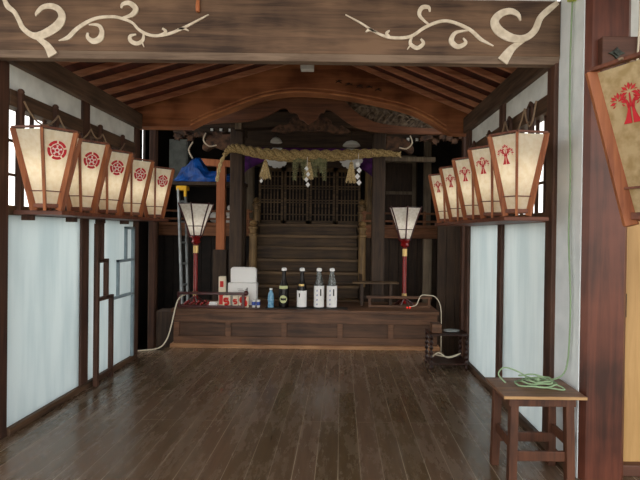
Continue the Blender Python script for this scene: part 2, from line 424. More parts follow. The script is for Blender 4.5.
obj('painted_vine', vine, 'scroll', fb, label='curling cream vine at the right of the beam')
big = MB()
ribbon(big, [(418, 10, 10), (395, 28, 14), (372, 50, 14), (356, 85, 15), (330, 104, 15), (296, 104, 19), (262, 85, 22), (250, 60, 19), (266, 40, 16), (292, 33, 14), (312, 42, 10), (319, 58, 3)], *K4)
ribbon(big, [(330, 110, 6), (298, 130, 16), (272, 165, 26)], *K4)
obj('painted_scroll', big, 'scroll', fb, label='large hooked cream scroll at the right end')
struct('wall_front', B(-2.6, 1.478, 3.34, 3.40, 3.10, 3.9), 'kokabe')
struct('ceiling', B(-6, 5, -1.2, 3.45, 3.9, 3.96), 'rboard')  # unseen roof added over the camera to shade the beam and pillar
tag(obj('wooden_peg', MB().lathe([(.013, 0), (.015, .03), (.012, .085), (.007, .095)], (-.99, 3.262, 2.985), 12), 'orange', smooth=True), 'small orange brown wooden peg on the big crossbeam at the tip of the left vine', 'peg')
# small white block under the beam, seen at the middle of the ceiling
tag(obj('white_block', B(-.44, -.305, 4.95, 5.05, 3.185, 3.50), 'kokabe', bevel=.004), 'small pale wooden block hanging from the ridge just behind the front crossbeam', 'block')
trim(B(1.04, 1.14, .9, 3.27, 3.2, 3.32), 'plate')

# ------------------------------------------------------------ ceiling and rafters
SL, SR, ZL, ZR = .30, .40, 2.93, 2.90
XM = (ZR-ZL+SR*1.5-SL*2.42)/(SL+SR); ZM = ZL+SL*(XM+2.42)
def roofz(x): return ZL+SL*(x+2.42) if x < XM else ZR+SR*(1.5-x)
cm = MB()
cm.prism([(-2.7, roofz(-2.7)+.055), (XM, ZM+.055), (1.8, roofz(1.8)+.055), (1.8, roofz(1.8)+.10), (XM, ZM+.10), (-2.7, roofz(-2.7)+.10)], 3.45, 5.85)
struct('ceiling', cm, 'rboard')
NR = 8
for k in range(NR):
    y = 3.60+k*.285
    for sd in (0, 1):
        r = MB()
        if sd == 0: r.prism([(-2.6, roofz(-2.6)), (XM, ZM), (XM, ZM+.056), (-2.6, roofz(-2.6)+.056)], y, y+.04)
        else: r.prism([(XM, ZM), (1.7, roofz(1.7)), (1.7, roofz(1.7)+.056), (XM, ZM+.056)], y, y+.04)
        tag(obj('rafter', r, 'rafter', bevel=.004),
            ['reddish brown rafter sloping up from the left wall plate to the ridge', 'reddish brown rafter sloping up from the right wall plate to the ridge'][sd],
            'rafter', ['rafters of the left roof slope', 'rafters of the right roof slope'][sd])
# rainbow beam
low = scl([(-2.5, 2.735), (-2.3, 2.735), (-1.85, 2.735), (-1.80, 2.75), (-1.644, 2.83), (-1.347, 2.953), (-.99, 3.085), (-.632, 3.153), (-.273, 3.15), (.026, 3.118), (.445, 3.048), (.805, 2.960), (1.046, 2.85), (1.179, 2.765), (1.28, 2.712), (1.34, 2.70), (1.53, 2.70)], 4)
top = [(1.53, roofz(1.53)+.03), (XM, ZM+.03), (-2.5, roofz(-2.5)+.03)]
kb = thing('rainbow_beam', 'arched reddish brown beam curving over the far end of the room under the rafters', 'beam', (-.48, 5.78, 2.70))
km = MB(); km.prism(low+top, 5.70, 5.90)
obj('beam_body', km, 'koryo', kb, .02)
# raised moulding following the arch, and incised strokes
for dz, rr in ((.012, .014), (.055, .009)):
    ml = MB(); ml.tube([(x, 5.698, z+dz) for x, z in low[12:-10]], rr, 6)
    obj('moulding', ml, 'kedge', kb, smooth=True, label='moulding along the arch with its edge highlight in the lighter colour')
gv = MB()
for cx, cz, a in [(-.05, 3.30, .5), (.07, 3.27, -.3), (.20, 3.25, .5), (.31, 3.24, -.35), (.42, 3.21, .4)]:
    for q in (-1, 1):
        gv.tube([(cx-.045*cos(a*q), 5.70, cz-.03*sin(a*q)-.012), (cx, 5.697, cz+.006*q), (cx+.045*cos(a*q), 5.70, cz+.03*sin(a*q)-.012)], [.003, .008, .003], 6)
obj('incised_strokes', gv, 'groove', kb)

# lower carved arch board
arch = [(-2.45, 2.90), (-2.05, 2.90), (-1.564, 2.944), (-1.25, 2.965), (-1.10, 3.003), (-.96, 3.06), (-.84, 3.13), (-.75, 3.14), (-.70, 3.088), (-.64, 3.085), (-.593, 3.063), (-.57, 3.00), (-.52, 2.985), (-.446, 2.935),
        (-.37, 2.985), (-.33, 3.01), (-.30, 3.08), (-.25, 3.09), (-.221, 3.13), (-.15, 3.12), (-.05, 3.05), (.03, 2.995), (.167, 2.913), (.33, 2.865), (.50, 2.838), (.9, 2.824), (1.6, 2.824)]
up = [(1.6, 2.885), (1.2, 2.90), (.766, 2.925), (.50, 2.96), (.366, 3.0), (.25, 3.055), (.165, 3.115), (.09, 3.18), (.03, 3.24), (-.2, 3.30), (-.5, 3.32), (-.9, 3.27), (-1.3, 3.13), (-1.8, 3.0), (-2.46, 2.98)]
ab = thing('carved_arch_board', 'brown wavy edged arch board with a hanging carved point, behind the rainbow beam', 'board', (-.45, 6.4, 2.82))
obj('board', MB().prism(scl(arch, 3)+scl(up, 2), 6.36, 6.42), 'arch', ab, .006)
# carved openwork at its right
cw = MB(); nx, ny = 46, 14
gu = [(.03, 3.24), (.366, 3.19), (.766, 3.10), (1.1, 3.0), (1.5, 2.92)]
def lerp(tab, x):
    for (a, b), (c, d) in zip(tab, tab[1:]):
        if x <= c: return b+(d-b)*(x-a)/(c-a)
    return tab[-1][1]
gl = [(.03, 3.235), (.09, 3.17), (.165, 3.10), (.25, 3.04), (.366, 2.985), (.50, 2.95), (.766, 2.915), (1.2, 2.89), (1.5, 2.88)]
vs = []; fs = []
for i in range(nx+1):
    x = .03+1.47*i/nx
    for j in range(ny+1):
        t = j/ny; z = lerp(gl, x)*(1-t)+(lerp(gu, x)+.05)*t
        y = 6.47+.014*sin(38*z+9*sin(6*x))+.01*sin(55*x+20*z)
        vs.append((x, y, z))
for i in range(nx):
    for j in range(ny):
        a = i*(ny+1)+j; fs.append((a, a+1, a+ny+2, a+ny+1))
cw.add(vs, fs)
cw.prism([(.03, 3.23), (.366, 2.985), (.766, 2.915), (1.5, 2.88), (1.5, 2.97), (.766, 3.15), (.03, 3.29)], 6.50, 6.52)
for k in range(16):
    x = .10+k*.085; zc = (lerp(gl, x)*.5+lerp(gu, x)*.5); h = lerp(gu, x)-lerp(gl, x)
    cw.tube(scl([(x-.09, 6.455, zc-h*.35+R.uniform(-.02, .02)), (x, 6.44, zc+h*.1), (x+.07, 6.44, zc+h*.38), (x+.11, 6.455, zc+h*.2), (x+.085, 6.455, zc+h*.02)], 4), .009, 6)
obj('wave_carving', cw, 'carve', ab, smooth=True, label='grey weathered wave carving')

# ------------------------------------------------------------ hexagonal hanging lanterns
RT, RB, H = .225, .088, .56
def hexp(r, z, k, off=0, rot=0):
    a = radians(rot+60*k)+off; return Vector((r*cos(a), r*sin(a), z))
def crest_wheel(mb_r, mb_w, n, u, w, c):
    """red five part wheel on the plane spanned by u (right) and w (up), centre c, normal n"""
    def pt(r, a, h): return c+u*(r*cos(a))+w*(r*sin(a))+n*h
    def seg(mb, r0, r1, a0, a1, h=.002, st=6):
        vs = []; fs = []
        for i in range(st+1):
            a = a0+(a1-a0)*i/st
            vs += [pt(r0, a, h), pt(r1, a, h), pt(r0, a, .0), pt(r1, a, .0)]
        for i in range(st):
            q = 4*i; fs += [(q, q+1, q+5, q+4), (q, q+4, q+6, q+2), (q+1, q+3, q+7, q+5)]
        mb.add(vs, fs)
    for k in range(5):
        seg(mb_r, .048, .067, 2*pi*k/5+.10+pi/2, 2*pi*(k+1)/5-.10+pi/2)
        seg(mb_r, .018, .040, 2*pi*k/5+.22+pi/2, 2*pi*(k+1)/5-.22+pi/2, st=3)
        a = 2*pi*k/5+pi/2
        seg(mb_r, .036, .044, a-.2, a+.2, st=2)
    seg(mb_r, .0, .010, 0, 2*pi, st=8)
    seg(mb_w, .0, .045, 0, 2*pi, h=.001, st=20)
def crest_tree(mb_r, mb_w, n, u, w, c):
    def pl(pts, mb=mb_r, h=.002):
        f = [c+u*x+w*y+n*h for x, y in pts]; b = [c+u*x+w*y for x, y in pts]; m = len(pts)
        mb.add(f+b, [tuple(range(m))]+[(i, (i+1) % m, (i+1) % m+m, i+m) for i in range(m)])
    # trunk in two halves, branches and leaves
    def stroke(pts, w0, w1):
        n_ = len(pts)
        for i in range(n_-1):
            (xa, ya), (xb, yb) = pts[i], pts[i+1]; l = math.hypot(xb-xa, yb-ya); dx, dy = (xb-xa)/l, (yb-ya)/l
            wa = w0+(w1-w0)*i/(n_-1); wb = w0+(w1-w0)*(i+1)/(n_-1)
            pl([(xa-dy*wa, ya+dx*wa), (xb-dy*wb, yb+dx*wb), (xb+dy*wb, yb-dx*wb), (xa+dy*wa, ya-dx*wa)])
    for s in (-1, 1):
        pl([(s*.003, -.066), (s*.031, -.066), (s*.022, -.050), (s*.014, -.028), (s*.009, -.004), (s*.003, .004)])
        stroke(scl([(s*.007, -.012), (s*.012, .010), (s*.024, .020), (s*.040, .018)], 3), .005, .002)
    stroke([(0, -.01), (0, .038)], .0035, .002)
    def leaf(x, y, a, l=.022, ww=.006):
        dx, dy = cos(a), sin(a)
        pl([(x, y), (x+dx*l*.5-dy*ww, y+dy*l*.5+dx*ww), (x+dx*l, y+dy*l), (x+dx*l*.5+dy*ww, y+dy*l*.5-dx*ww)])
    for (x, y) in ((0, .042), (-.040, .016), (.040, .016)):
        for a in (-15, 40, 90, 140, 195):
            leaf(x+.007*cos(radians(a)), y+.007*sin(radians(a)), radians(a), .025, .0055)
        for a in (15, 65, 115, 165, -45, 225):
            leaf(x+.016*cos(radians(a)), y+.016*sin(radians(a)), radians(a), .014, .0022)
def make_lantern(label, emblem, paper_m, face, rot, group):
    """face = index of the panel carrying the crest; panel k spans vertices k and k+1"""
    t = thing('hanging_lantern', label, 'lantern', (0, 0, 0), 0, group)
    v0 = [hexp(RB, .03, k, 0, rot) for k in range(6)]; v1 = [hexp(RT, H-.012, k, 0, rot) for k in range(6)]
    for k in range(6):
        a0, b0, a1, b1 = v0[k], v0[(k+1) % 6], v1[k], v1[(k+1) % 6]
        m = MB(); m.add([a0, b0, b1, a1], [(0, 1, 2, 3)])
        p = obj('paper_panel', m, paper_m, t, local=True)
        if k == face:
            c = (a0*.25+b0*.25+a1*.25+b1*.25)*1.0; c = (a0+b0)/2*(1-.745)+(a1+b1)/2*.745
            u = (b1-a1).normalized(); w = ((a1+b1)/2-(a0+b0)/2).normalized(); n = u.cross(w).normalized()
            if n.dot(Vector((c.x, c.y, 0))) < 0: n = -n
            mr, mw = MB(), MB(); (crest_wheel if emblem == 'wheel' else crest_tree)(mr, mw, n, u, w, c+n*.0015)
            obj('crest', mr, 'red', p, local=True, label='red wheel shaped crest' if emblem == 'wheel' else 'red tree shaped crest')
            if mw.v: obj('crest_ground', mw, 'pink', p, local=True)
    for k in range(6):
        a = hexp(RB+.008, -.005, k, 0, rot); b = hexp(RT+.008, H-.004, k, 0, rot); rad = Vector((a.x, a.y, 0)).normalized()
        obj('frame_post', MB().bar(a, b, .019, .044, rad), 'lan', t, .002, local=True)
    def ring(r, z, w, h):
        m = MB()
        for k in range(6): m.bar(hexp(r, z, k, 0, rot), hexp(r, z, k+1, 0, rot), w, h)
        return m
    obj('top_rim', ring(RT+.012, H, .022, .014), 'lanY', t, .002, local=True)
    obj('cross_band', ring(RB+(RT-RB)*.19+.012, .03+(H-.04)*.19, .008, .008), 'lanY', t, local=True)
    obj('bottom_rim', ring(RB+.008, .028, .018, .026), 'lanY', t, .002, local=True)
    bb = MB(); bb.prism([tuple(hexp(RB, 0, k, 0, rot).xy) for k in range(6)], .012, .022, 'XY')
    bb.lathe([(.022, .022), (.022, .05), (.012, .06), (.012, .07)], (0, 0, 0), 10)
    obj('base_board', bb, 'lan', t, local=True)
    return t
LZ = 1.641
leftY = [3.48, 3.95, 4.385, 4.88, 5.48]
lefts = ['cream paper lantern with red wheel crest, closest to the camera on the left wall',
         'cream paper lantern with red wheel crest, second from the front on the left wall',
         'cream paper lantern with red wheel crest, middle of the five on the left wall',
         'cream paper lantern with red wheel crest, second from the back on the left wall',
         'cream paper lantern with red wheel crest, farthest back on the left wall, beside the ladder']
proto = None
for y, lb in zip(leftY, lefts):
    if proto is None: o = proto = make_lantern(lb, 'wheel', 'paperL', 5, -8, 'lanterns along the left wall')
    else: o = copy_tree(proto); o['label'] = lb
    o.location = (-2.13, y, LZ); o.scale = (.94, .94, 1)
# right row: panel 3 spans 180+8 .. 248
rightY = [3.13, 3.62, 4.13, 4.66, 5.24]
rights = ['cream paper lantern with red tree crest, closest to the camera on the right wall',
          'cream paper lantern with red tree crest, second from the front on the right wall',
          'cream paper lantern with red tree crest, middle of the five on the right wall',
          'cream paper lantern with red tree crest, second from the back on the right wall',
          'cream paper lantern with red tree crest, farthest back on the right wall']
proto2 = None
for y, lb in zip(rightY, rights):
    if proto2 is None: o = proto2 = make_lantern(lb, 'tree', 'paperL', 3, 8, 'lanterns along the right wall')
    else: o = copy_tree(proto2); o['label'] = lb
    o.location = (1.145, y, 1.631); o.scale = (.83, .83, .91)
near = make_lantern('large near lantern of aged tan paper with red tree crest, before the thick pillar', 'tree', 'paperN', 3, -4, None)
near.location = (1.10, 1.66, 1.545); near.scale = (1, 1, .95)
nc = MB()
for k in range(3): nc.bar((RT*cos(radians(26+60*k)), RT*sin(radians(26+60*k)), H), (-RT*cos(radians(26+60*k)), -RT*sin(radians(26+60*k)), H), .012, .008)
nc.tube([(0, 0, H), (0, 0, (3.2-1.545)/.95)], .005, 6)
obj('hanging_cord', nc, 'bcord', near, local=True)
# shelf battens the rows rest on
tag(obj('lantern_shelf', B(-2.37, -2.02, 3.47, 5.62, 1.605, 1.635), 'lanY', bevel=.003), 'narrow reddish brown shelf carrying the wheel crest lanterns along the left wall', 'shelf')
tag(obj('lantern_shelf', MB().box(1.06, 1.35, 3.12, 5.44, 1.595, 1.622).box(1.35, 1.47, 3.44, 5.44, 1.595, 1.625), 'lanY', bevel=.003), 'narrow reddish brown shelf carrying the tree crest lanterns along the right wall', 'shelf')
for y in (3.6, 4.18, 4.68, 5.2):
    tag(obj('shelf_peg', B(-2.395, -2.30, y-.009, y+.009, 1.565, 1.605), 'post', bevel=.002), 'short dark peg under the left lantern shelf', 'peg', 'pegs under the left lantern shelf')
# staffs behind the lanterns and looped strings
for x, ys, zt, lb, gp in ((-2.375, (3.55, 3.98, 4.72, 5.2), 2.50, 'dark upright staff behind the wheel crest lanterns on the left wall', 'staffs on the left wall'),
                      (1.425, (3.6, 4.06, 4.62, 5.15), 2.48, 'dark upright staff with bent tip behind the tree crest lanterns on the right wall', 'staffs on the right wall')):
    for y in ys:
        m = MB()
        if x < 0: m.box(x-.015, x+.018, y-.018, y+.018, 1.63, zt); m.ball((x, y, zt+.01), .024, 10)
        else: m.tube([(x, y, 1.62), (x, y, zt-.04), (x, y+.015, zt), (x, y+.05, zt+.025), (x, y+.085, zt), (x, y+.10, zt-.1)], .014, 8)
        tag(obj('upright_staff', m, 'post', smooth=x > 0), lb, 'staff', gp)
sw = MB(); pts = []
for a, b in zip((3.55, 3.98, 4.5, 4.72), (3.98, 4.5, 4.72, 5.2)):
    for k in range(9): t = k/8; pts.append((-2.352, a+(b-a)*t, 2.44-.26*4*t*(1-t)*(b-a)*1.1))
sw.tube(pts, .007, 6)
tag(obj('looped_wire', sw, 'bcord', smooth=True), 'brown wire looping between the staffs above the left lanterns', 'wire')
sw = MB(); pts = []
for a, b in zip((3.5, 3.72, 4.16), (3.72, 4.16, 4.7)):
    for k in range(9): t = k/8; pts.append((1.408, a+(b-a)*t, 2.48-.16*4*t*(1-t)))
sw.tube(pts, .007, 6)
tag(obj('looped_wire', sw, 'bcord', smooth=True), 'brown wire looping between the staffs above the right lanterns', 'wire')

# ------------------------------------------------------------ stepped frame and a grey frame shadow on the left dado
f1 = thing('stepped_frame', 'dark brown stepped wooden frame leaning on the white left wall panel beside the post', 'frame', (-2.33, 4.65, 0))
X0, X1 = -2.355, -2.315
def rail(y0, y1, z0, z1): return B(X0, X1, y0, y1, z0, z1)
for (y0, y1, z0, z1) in [(4.575, 4.62, 0, 1.56), (4.66, 4.70, 1.19, 1.56), (4.76, 4.80, .83, 1.20), (4.87, 4.91, 0, .84)]:
    obj('upright', rail(y0, y1, z0, z1), 'post', f1, .003)
for (y0, y1, z) in [(4.60, 4.70, 1.54), (4.60, 4.80, 1.18), (4.60, 4.91, .81), (4.60, 4.90, .06)]:
    obj('crosspiece', rail(y0, y1, z, z+.035), 'post', f1, .003)
f2 = thing('stepped_frame', 'pale grey stepped wooden frame against the left wall near the far end post', 'frame', (-2.38, 5.3, 0))  # shadow of a frame behind the sheet, modelled as grey bars
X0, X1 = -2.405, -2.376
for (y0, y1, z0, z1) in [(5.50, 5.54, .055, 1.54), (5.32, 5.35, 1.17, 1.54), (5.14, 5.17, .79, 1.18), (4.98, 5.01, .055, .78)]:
    obj('upright', rail(y0, y1, z0, z1), 'silgrey', f2, .003)
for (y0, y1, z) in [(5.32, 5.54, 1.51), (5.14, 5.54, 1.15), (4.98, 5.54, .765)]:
    obj('crosspiece', rail(y0, y1, z, z+.03), 'silgrey', f2, .003)

# ------------------------------------------------------------ stool with coiled cord
st = thing('wooden_stool', 'square brown wooden stool with a coil of green cord on it, bottom right', 'stool', (1.23, 3.02, 0))
obj('stool_top', B(.975, 1.465, 2.83, 3.20, .533, .55), 'stoolt', st, .002)
obj('top_edge', B(.975, 1.465, 2.822, 2.83, .533, .549), 'stoole', st, label='pale front edge of the stool top')
obj('apron', B(1.02, 1.42, 2.865, 2.885, .475, .533), 'stool', st, .003)
obj('apron', B(1.02, 1.42, 3.14, 3.16, .475, .533), 'stool', st, .003)
obj('apron', B(1.02, 1.04, 2.885, 3.14, .475, .533), 'stool', st, .003)
obj('apron', B(1.40, 1.42, 2.885, 3.14, .475, .533), 'stool', st, .003)
for x, y in ((1.055, 2.89), (1.385, 2.89), (1.035, 3.13), (1.385, 3.13)):
    obj('leg', MB().bar((x, y, .533), (x+(-.01 if x < 1.2 else .01), y+(-.01 if y < 3 else .01), 0), .05, .05, (0, 1, 0)), 'stool', st, .004)
obj('stretcher', B(1.06, 1.39, 2.88, 2.90, .14, .20), 'stool', st, .003)
obj('stretcher', B(1.05, 1.39, 3.11, 3.13, .16, .22), 'stool', st, .003)
obj('stretcher', B(1.025, 1.045, 2.90, 3.11, .22, .28), 'stool', st, .003)
obj('stretcher', B(1.385, 1.405, 2.90, 3.11, .22, .28), 'stool', st, .003)
cd = MB(); pts = [(1.465, 3.09, 3.02), (1.46, 3.095, 2.7), (1.463, 3.10, 2.3), (1.463, 3.075, 1.9), (1.46, 3.08, 1.54), (1.46, 3.06, 1.3), (1.46, 3.04, 1.1), (1.46, 3.045, .85), (1.455, 3.06, .68), (1.43, 3.08, .60), (1.36, 3.09, .565)]
for k in range(60):
    a = k*.36; pts.append((1.22+.10*cos(a)*(1+.25*sin(a*.31))+.04*sin(a*.13), 3.03+.075*sin(a)*(1+.2*cos(a*.23)), .558+.004*sin(k*1.7)+.0007*k))
cd.tube(scl(pts, 3), .0055, 6)
lp = [(1.06, 3.05, .56), (1.03, 3.10, .60), (1.08, 3.13, .635), (1.17, 3.12, .61), (1.23, 3.08, .57)]
cd.tube(scl(lp, 5), .0048, 6)
cd.tube(scl([(1.2, 3.0, .562), (1.31, 2.95, .560), (1.38, 2.93, .558), (1.36, 2.98, .570), (1.26, 3.04, .575)], 5), .0048, 6)
cd.ball((1.255, 3.03, .585), .018, 8)
tag(obj('extension_cord', cd, 'cord', smooth=True), 'pale green cord running down the right wall to a coil on the stool', 'cord')
tag(obj('cord_clip', MB().box(1.44, 1.48, 3.06, 3.11, 3.01, 3.04).box(1.43, 1.475, 3.03, 3.07, 2.995, 3.06), 'lime'), 'small lime green clip at the top of the right wall', 'clip')
cc = MB(); cc.tube([(1.765, 2.86, 3.6), (1.76, 2.86, 3.0), (1.757, 2.86, 2.75), (1.75, 2.87, 2.5), (1.75, 2.90, 2.2)], .006, 6)
tag(obj('hanging_wire', cc, 'wcord', smooth=True), 'thin white wire hanging over the dark lintel at top right', 'wire')

# ------------------------------------------------------------ offering platform
D0, D1, DY, DT = -2.15, 1.26, 6.2, .50
dp = thing('offering_platform', 'long low panelled wooden platform across the far end of the floor holding the bottles', 'platform', (-.445, 6.6, 0))
obj('top_board', B(D0-.03, 1.28, DY-.02, 7.0, .455, DT), 'dais', dp, .006)
obj('upper_rail', B(D0, D1, DY, 6.96, .32, .455), 'dais', dp, .004)
obj('lower_rail', B(D0, D1, DY, 6.96, .05, .145), 'dais', dp, .004)
obj('sill', B(D0-.03, D1+.03, DY-.05, DY+.1, 0, .05), 'daisl', dp, .005, label='pale board along the foot of the platform')
xs = [D0, -1.446, -.721, .003, .66, D1]
for i, x in enumerate(xs):
    w = .07
    x0 = x if i == 0 else x-w if i == 5 else x-w/2
    obj('stile', B(x0, x0+w, DY+.0, DY+.05, .145, .32), 'dais', dp, .003)
for a, b in zip(xs, xs[1:]): obj('panel', B(a+.03, b-.03, DY+.03, DY+.045, .14, .33), 'daisp', dp)
# low rails standing on it
def lowrail(label, x0, x1, y, z, mat, knob, posts):
    t = thing('low_railing', label, 'railing', ((x0+x1)/2, y, DT))
    obj('handrail', B(x0, x1, y-.02, y+.02, z-.035, z), mat, t, .005)
    for p in posts: obj('railing_post', B(p-.018, p+.018, y-.018, y+.018, DT, z-.035), mat, t, .003)
    obj('foot_rail', B(x0+.02, x1-.02, y-.015, y+.015, DT, DT+.03), mat, t, .003)
    if knob: obj('end_knob', MB().ball((knob, y, z-.01), .035, 10), mat, t, smooth=True)
    return t
lowrail('low dark red brown railing with round end knob on the left of the platform', -2.13, -1.25, 6.28, .705, 'lacqd', -1.235, (-2.11, -1.27))
lowrail('low plain brown railing on the right of the platform behind the small table', .36, 1.24, 6.50, .655, 'dais', None, (.40, 1.20))
tb = thing('small_offering_table', 'small narrow brown table standing on the right of the platform', 'table', (.49, 6.72, DT))
obj('table_top', B(.17, .81, 6.62, 6.82, .80, .825), 'stair', tb, .004)
for x in (.30, .70):
    obj('leg', B(x-.02, x+.02, 6.64, 6.80, DT, .80), 'hall', tb, .003)
obj('crossbar', B(.30, .70, 6.71, 6.73, .60, .63), 'hall', tb)

# lamps on lacquered posts
def standing_lamp(label, x, y, zb, zt, s):
    t = thing('standing_lamp', label, 'lamp', (x, y, DT))
    L = lambda *a, **k: obj(*a, **k)
    bm = MB()
    for k in range(6):
        a = radians(60*k); bm.tube(scl([(x, y, DT+.10), (x+.06*cos(a), y+.06*sin(a), DT+.07), (x+.13*cos(a), y+.13*sin(a), DT+.012)], 4), .012, 6)
        bm.ball((x+.13*cos(a), y+.13*sin(a), DT+.014), .014, 8)
    obj('base', bm, 'lacqd', t, smooth=True)
    obj('pole', MB().lathe([(.03, .03), (.04, .06), (.034, .12), (.029, .2), (.029, zb-DT-.14), (.034, zb-DT-.10)], (x, y, DT), 14), 'lacq', t, smooth=True)
    obj('gold_band', MB().lathe([(.034, 0), (.034, .10)], (x, y, zb-.24), 14), 'gold', t, label='pale gold band round the pole')
    obj('gold_band', MB().lathe([(.037, 0), (.037, .05)], (x, y, DT+.12), 14), 'gold', t, label='pale gold band near the foot of the pole')
    obj('lamp_cup', MB().lathe([(.04, 0), (.065, .03), (.05, .06), (.085, .10), (.08, .115)], (x, y, zb-.12), 12), 'lacq', t, smooth=True)
    r0, r1 = .075, .228
    for k in range(6):
        a, b = [Vector((x+r0*cos(radians(60*q+30)), y+r0*sin(radians(60*q+30)), zb)) for q in (k, k+1)]
        c, d = [Vector((x+r1*cos(radians(60*q+30)), y+r1*sin(radians(60*q+30)), zt)) for q in (k, k+1)]
        obj('paper_panel', MB().add([a, b, d, c], [(0, 1, 2, 3)]), 'shade', t)
    for k in range(6):
        q = radians(60*k+30)
        obj('frame_rib', MB().tube(scl([(x+(r0+.004)*cos(q), y+(r0+.004)*sin(q), zb-.02), (x+(r0*.45+r1*.55)*cos(q), y+(r0*.45+r1*.55)*sin(q), zb*.45+zt*.55), (x+(r1+.015)*cos(q), y+(r1+.015)*sin(q), zt+.015)], 3), .010, 6), 'lacqd', t)
    rm = MB()
    for k in range(6):
        for r, z in ((r1+.008, zt), (r0+.004, zb), (r0*.7+r1*.3+.003, zb*.7+zt*.3)):
            rm.tube([(x+r*cos(radians(60*k+30)), y+r*sin(radians(60*k+30)), z), (x+r*cos(radians(60*k+90)), y+r*sin(radians(60*k+90)), z)], .006, 6)
    obj('rim', rm, 'lacqd', t)
    return t
standing_lamp('white paper lamp on red lacquered post at the left end of the platform', -2.0, 6.62, 1.44, 1.87, 1)
standing_lamp('white paper lamp on red lacquered post at the right end of the platform', .89, 6.68, 1.43, 1.86, 1)
tag(obj('pilot_light', MB().ball((.90, 6.42, .512), .012, 8).ball((.935, 6.42, .512), .012, 8), 'led'), 'twin tiny red pilot lights at the foot of the right lamp', 'light')

# bottles and boxes
def bottle(label, x, y, h, r, glassm, kind, group=None):
    t = thing('sake_bottle' if kind != 'beer' else 'dark_bottle', label, 'bottle', (x, y, DT), 0, group)
    z = DT
    if kind == 'clear': pr = [(r, 0), (r*1.02, .02), (r, .27), (r*.88, .32), (r*.62, .41), (r*.46, .47), (r*.42, .505)]
    else: pr = [(r, 0), (r*1.02, .02), (r, .24), (r*.86, .30), (r*.55, .36), (r*.42, .41), (r*.40, .50)]
    pr = [(a, b*h/.53) for a, b in pr]
    obj('bottle_body', MB().lathe(pr, (x, y, z), 18), glassm, t, smooth=True)
    obj('cap', MB().lathe([(r*.50, 0), (r*.52, .015), (r*.48, .035), (r*.2, .042)], (x, y, z+h*.945), 14), 'white', t, smooth=True)
    def wrap(z0, z1, a0, a1, rr, mat, name='label'):
        m = MB(); vs = []; fs = []
        for i in range(13):
            a = a0+(a1-a0)*i/12; vs += [(x+rr*cos(a), y+rr*sin(a), z+z0), (x+rr*cos(a), y+rr*sin(a), z+z1)]
        for i in range(12): q = 2*i; fs.append((q, q+2, q+3, q+1))
        return obj(name, m.add(vs, fs), mat, t)
    A0, A1 = -pi/2-1.25, -pi/2+1.25
    if kind == 'beer':
        m = MB(); N_ = 20; vs = []
        for k in range(N_): aa = -pi/2+.75*cos(2*pi*k/N_); vs.append((x+r*1.05*cos(aa), y+r*1.05*sin(aa), z+.12+.052*sin(2*pi*k/N_)))
        vs.append((x, y-r*1.05, z+.12)); m.add(vs, [(k, (k+1) % N_, N_) for k in range(N_)]); obj('label_sheet', m, 'green', t)
        wrap(.255, .295, -pi/2-1, -pi/2+1, r*.99, 'green', 'shoulder_label')
        wrap(.105, .135, -pi/2-.22, -pi/2+.22, r*1.10, 'ink', 'label_print')
    elif kind == 'dark':
        wrap(.02, .235, A0, A1, r*1.035, 'white', 'label_sheet')
        wrap(.15, .20, -pi/2-.55, -pi/2-.3, r*1.05, 'ink', 'label_print')
        wrap(.27, .32, -pi/2-.8, -pi/2+.6, r*.85, 'gold', 'shoulder_label')
    else:
        wrap(.02, .30, A0-.6, A1+.6, r*1.035, 'white', 'label_sheet')
        wrap(.17, .26, -pi/2+.25, -pi/2+.5, r*1.05, 'ink', 'label_print')
        m = MB()
        for zz in (.05, .11, .17, .23):
            for q in (0, 1): m.box(x-.03+q*.003, x-.016, y-r*1.06, y-r*.98, z+zz+q*.012, z+zz+.008+q*.012)
        obj('label_writing', m, 'blue', t)
    return t
bottle('dark brown bottle with round green label, leftmost of the tall bottles on the platform', -.748, 6.36, .52, .066, 'amber', 'beer')
bottle('dark brown bottle with white paper label, right of the green labelled bottle', -.508, 6.36, .52, .066, 'amber', 'dark')
bottle('clear sake bottle with white label, second tall bottle from the right end', -.282, 6.36, .52, .066, 'clear', 'clear')
bottle('clear sake bottle with white label, farthest right of the bottles on the platform', -.112, 6.37, .52, .066, 'clear', 'clear')
wb = thing('water_bottle', 'small pale blue plastic water bottle between the white boxes and tall bottles', 'bottle', (-.916, 6.34, DT))
obj('bottle_body', MB().lathe([(.040, 0), (.043, .01), (.039, .06), (.043, .08), (.043, .15), (.034, .19), (.018, .22), (.017, .24)], (-.916, 6.34, DT), 14), 'blueg', wb, smooth=True)
obj('cap', MB().lathe([(.020, 0), (.020, .02)], (-.916, 6.34, DT+.238), 12), 'white', wb)
def carton(name, label, x0, x1, y0, y1, z0, z1, mat, pr=None, rz=0, group=None):
    t = thing(name, label, 'box', ((x0+x1)/2, (y0+y1)/2, z0), 0, group)
    obj('carton', B(x0, x1, y0, y1, z0, z1), mat, t, .003)
    if pr: obj('printed_mark', pr, 'redprint' if mat != 'white' else 'ink', t)
    return t
def mark(x, y, z, s):
    m = MB(); m.tube(scl([(x+.35*s, y, z+.5*s), (x-.3*s, y, z+.5*s), (x-.3*s, y, z+.05*s), (x+.25*s, y, z+.05*s), (x+.3*s, y, z-.4*s), (x-.3*s, y, z-.5*s)], 3), .22*s, 6); return m
carton('sake_carton', 'tall cream carton with red lower part standing left of the white boxes', -1.62, -1.535, 6.38, 6.46, DT, .90, 'cakebox', MB().box(-1.61, -1.545, 6.374, 6.381, .53, .66).box(-1.60, -1.555, 6.374, 6.381, .76, .84))
carton('small_white_box', 'low small white box at the left behind the dark red railing', -1.745, -1.635, 6.36, 6.44, DT, .56, 'white')
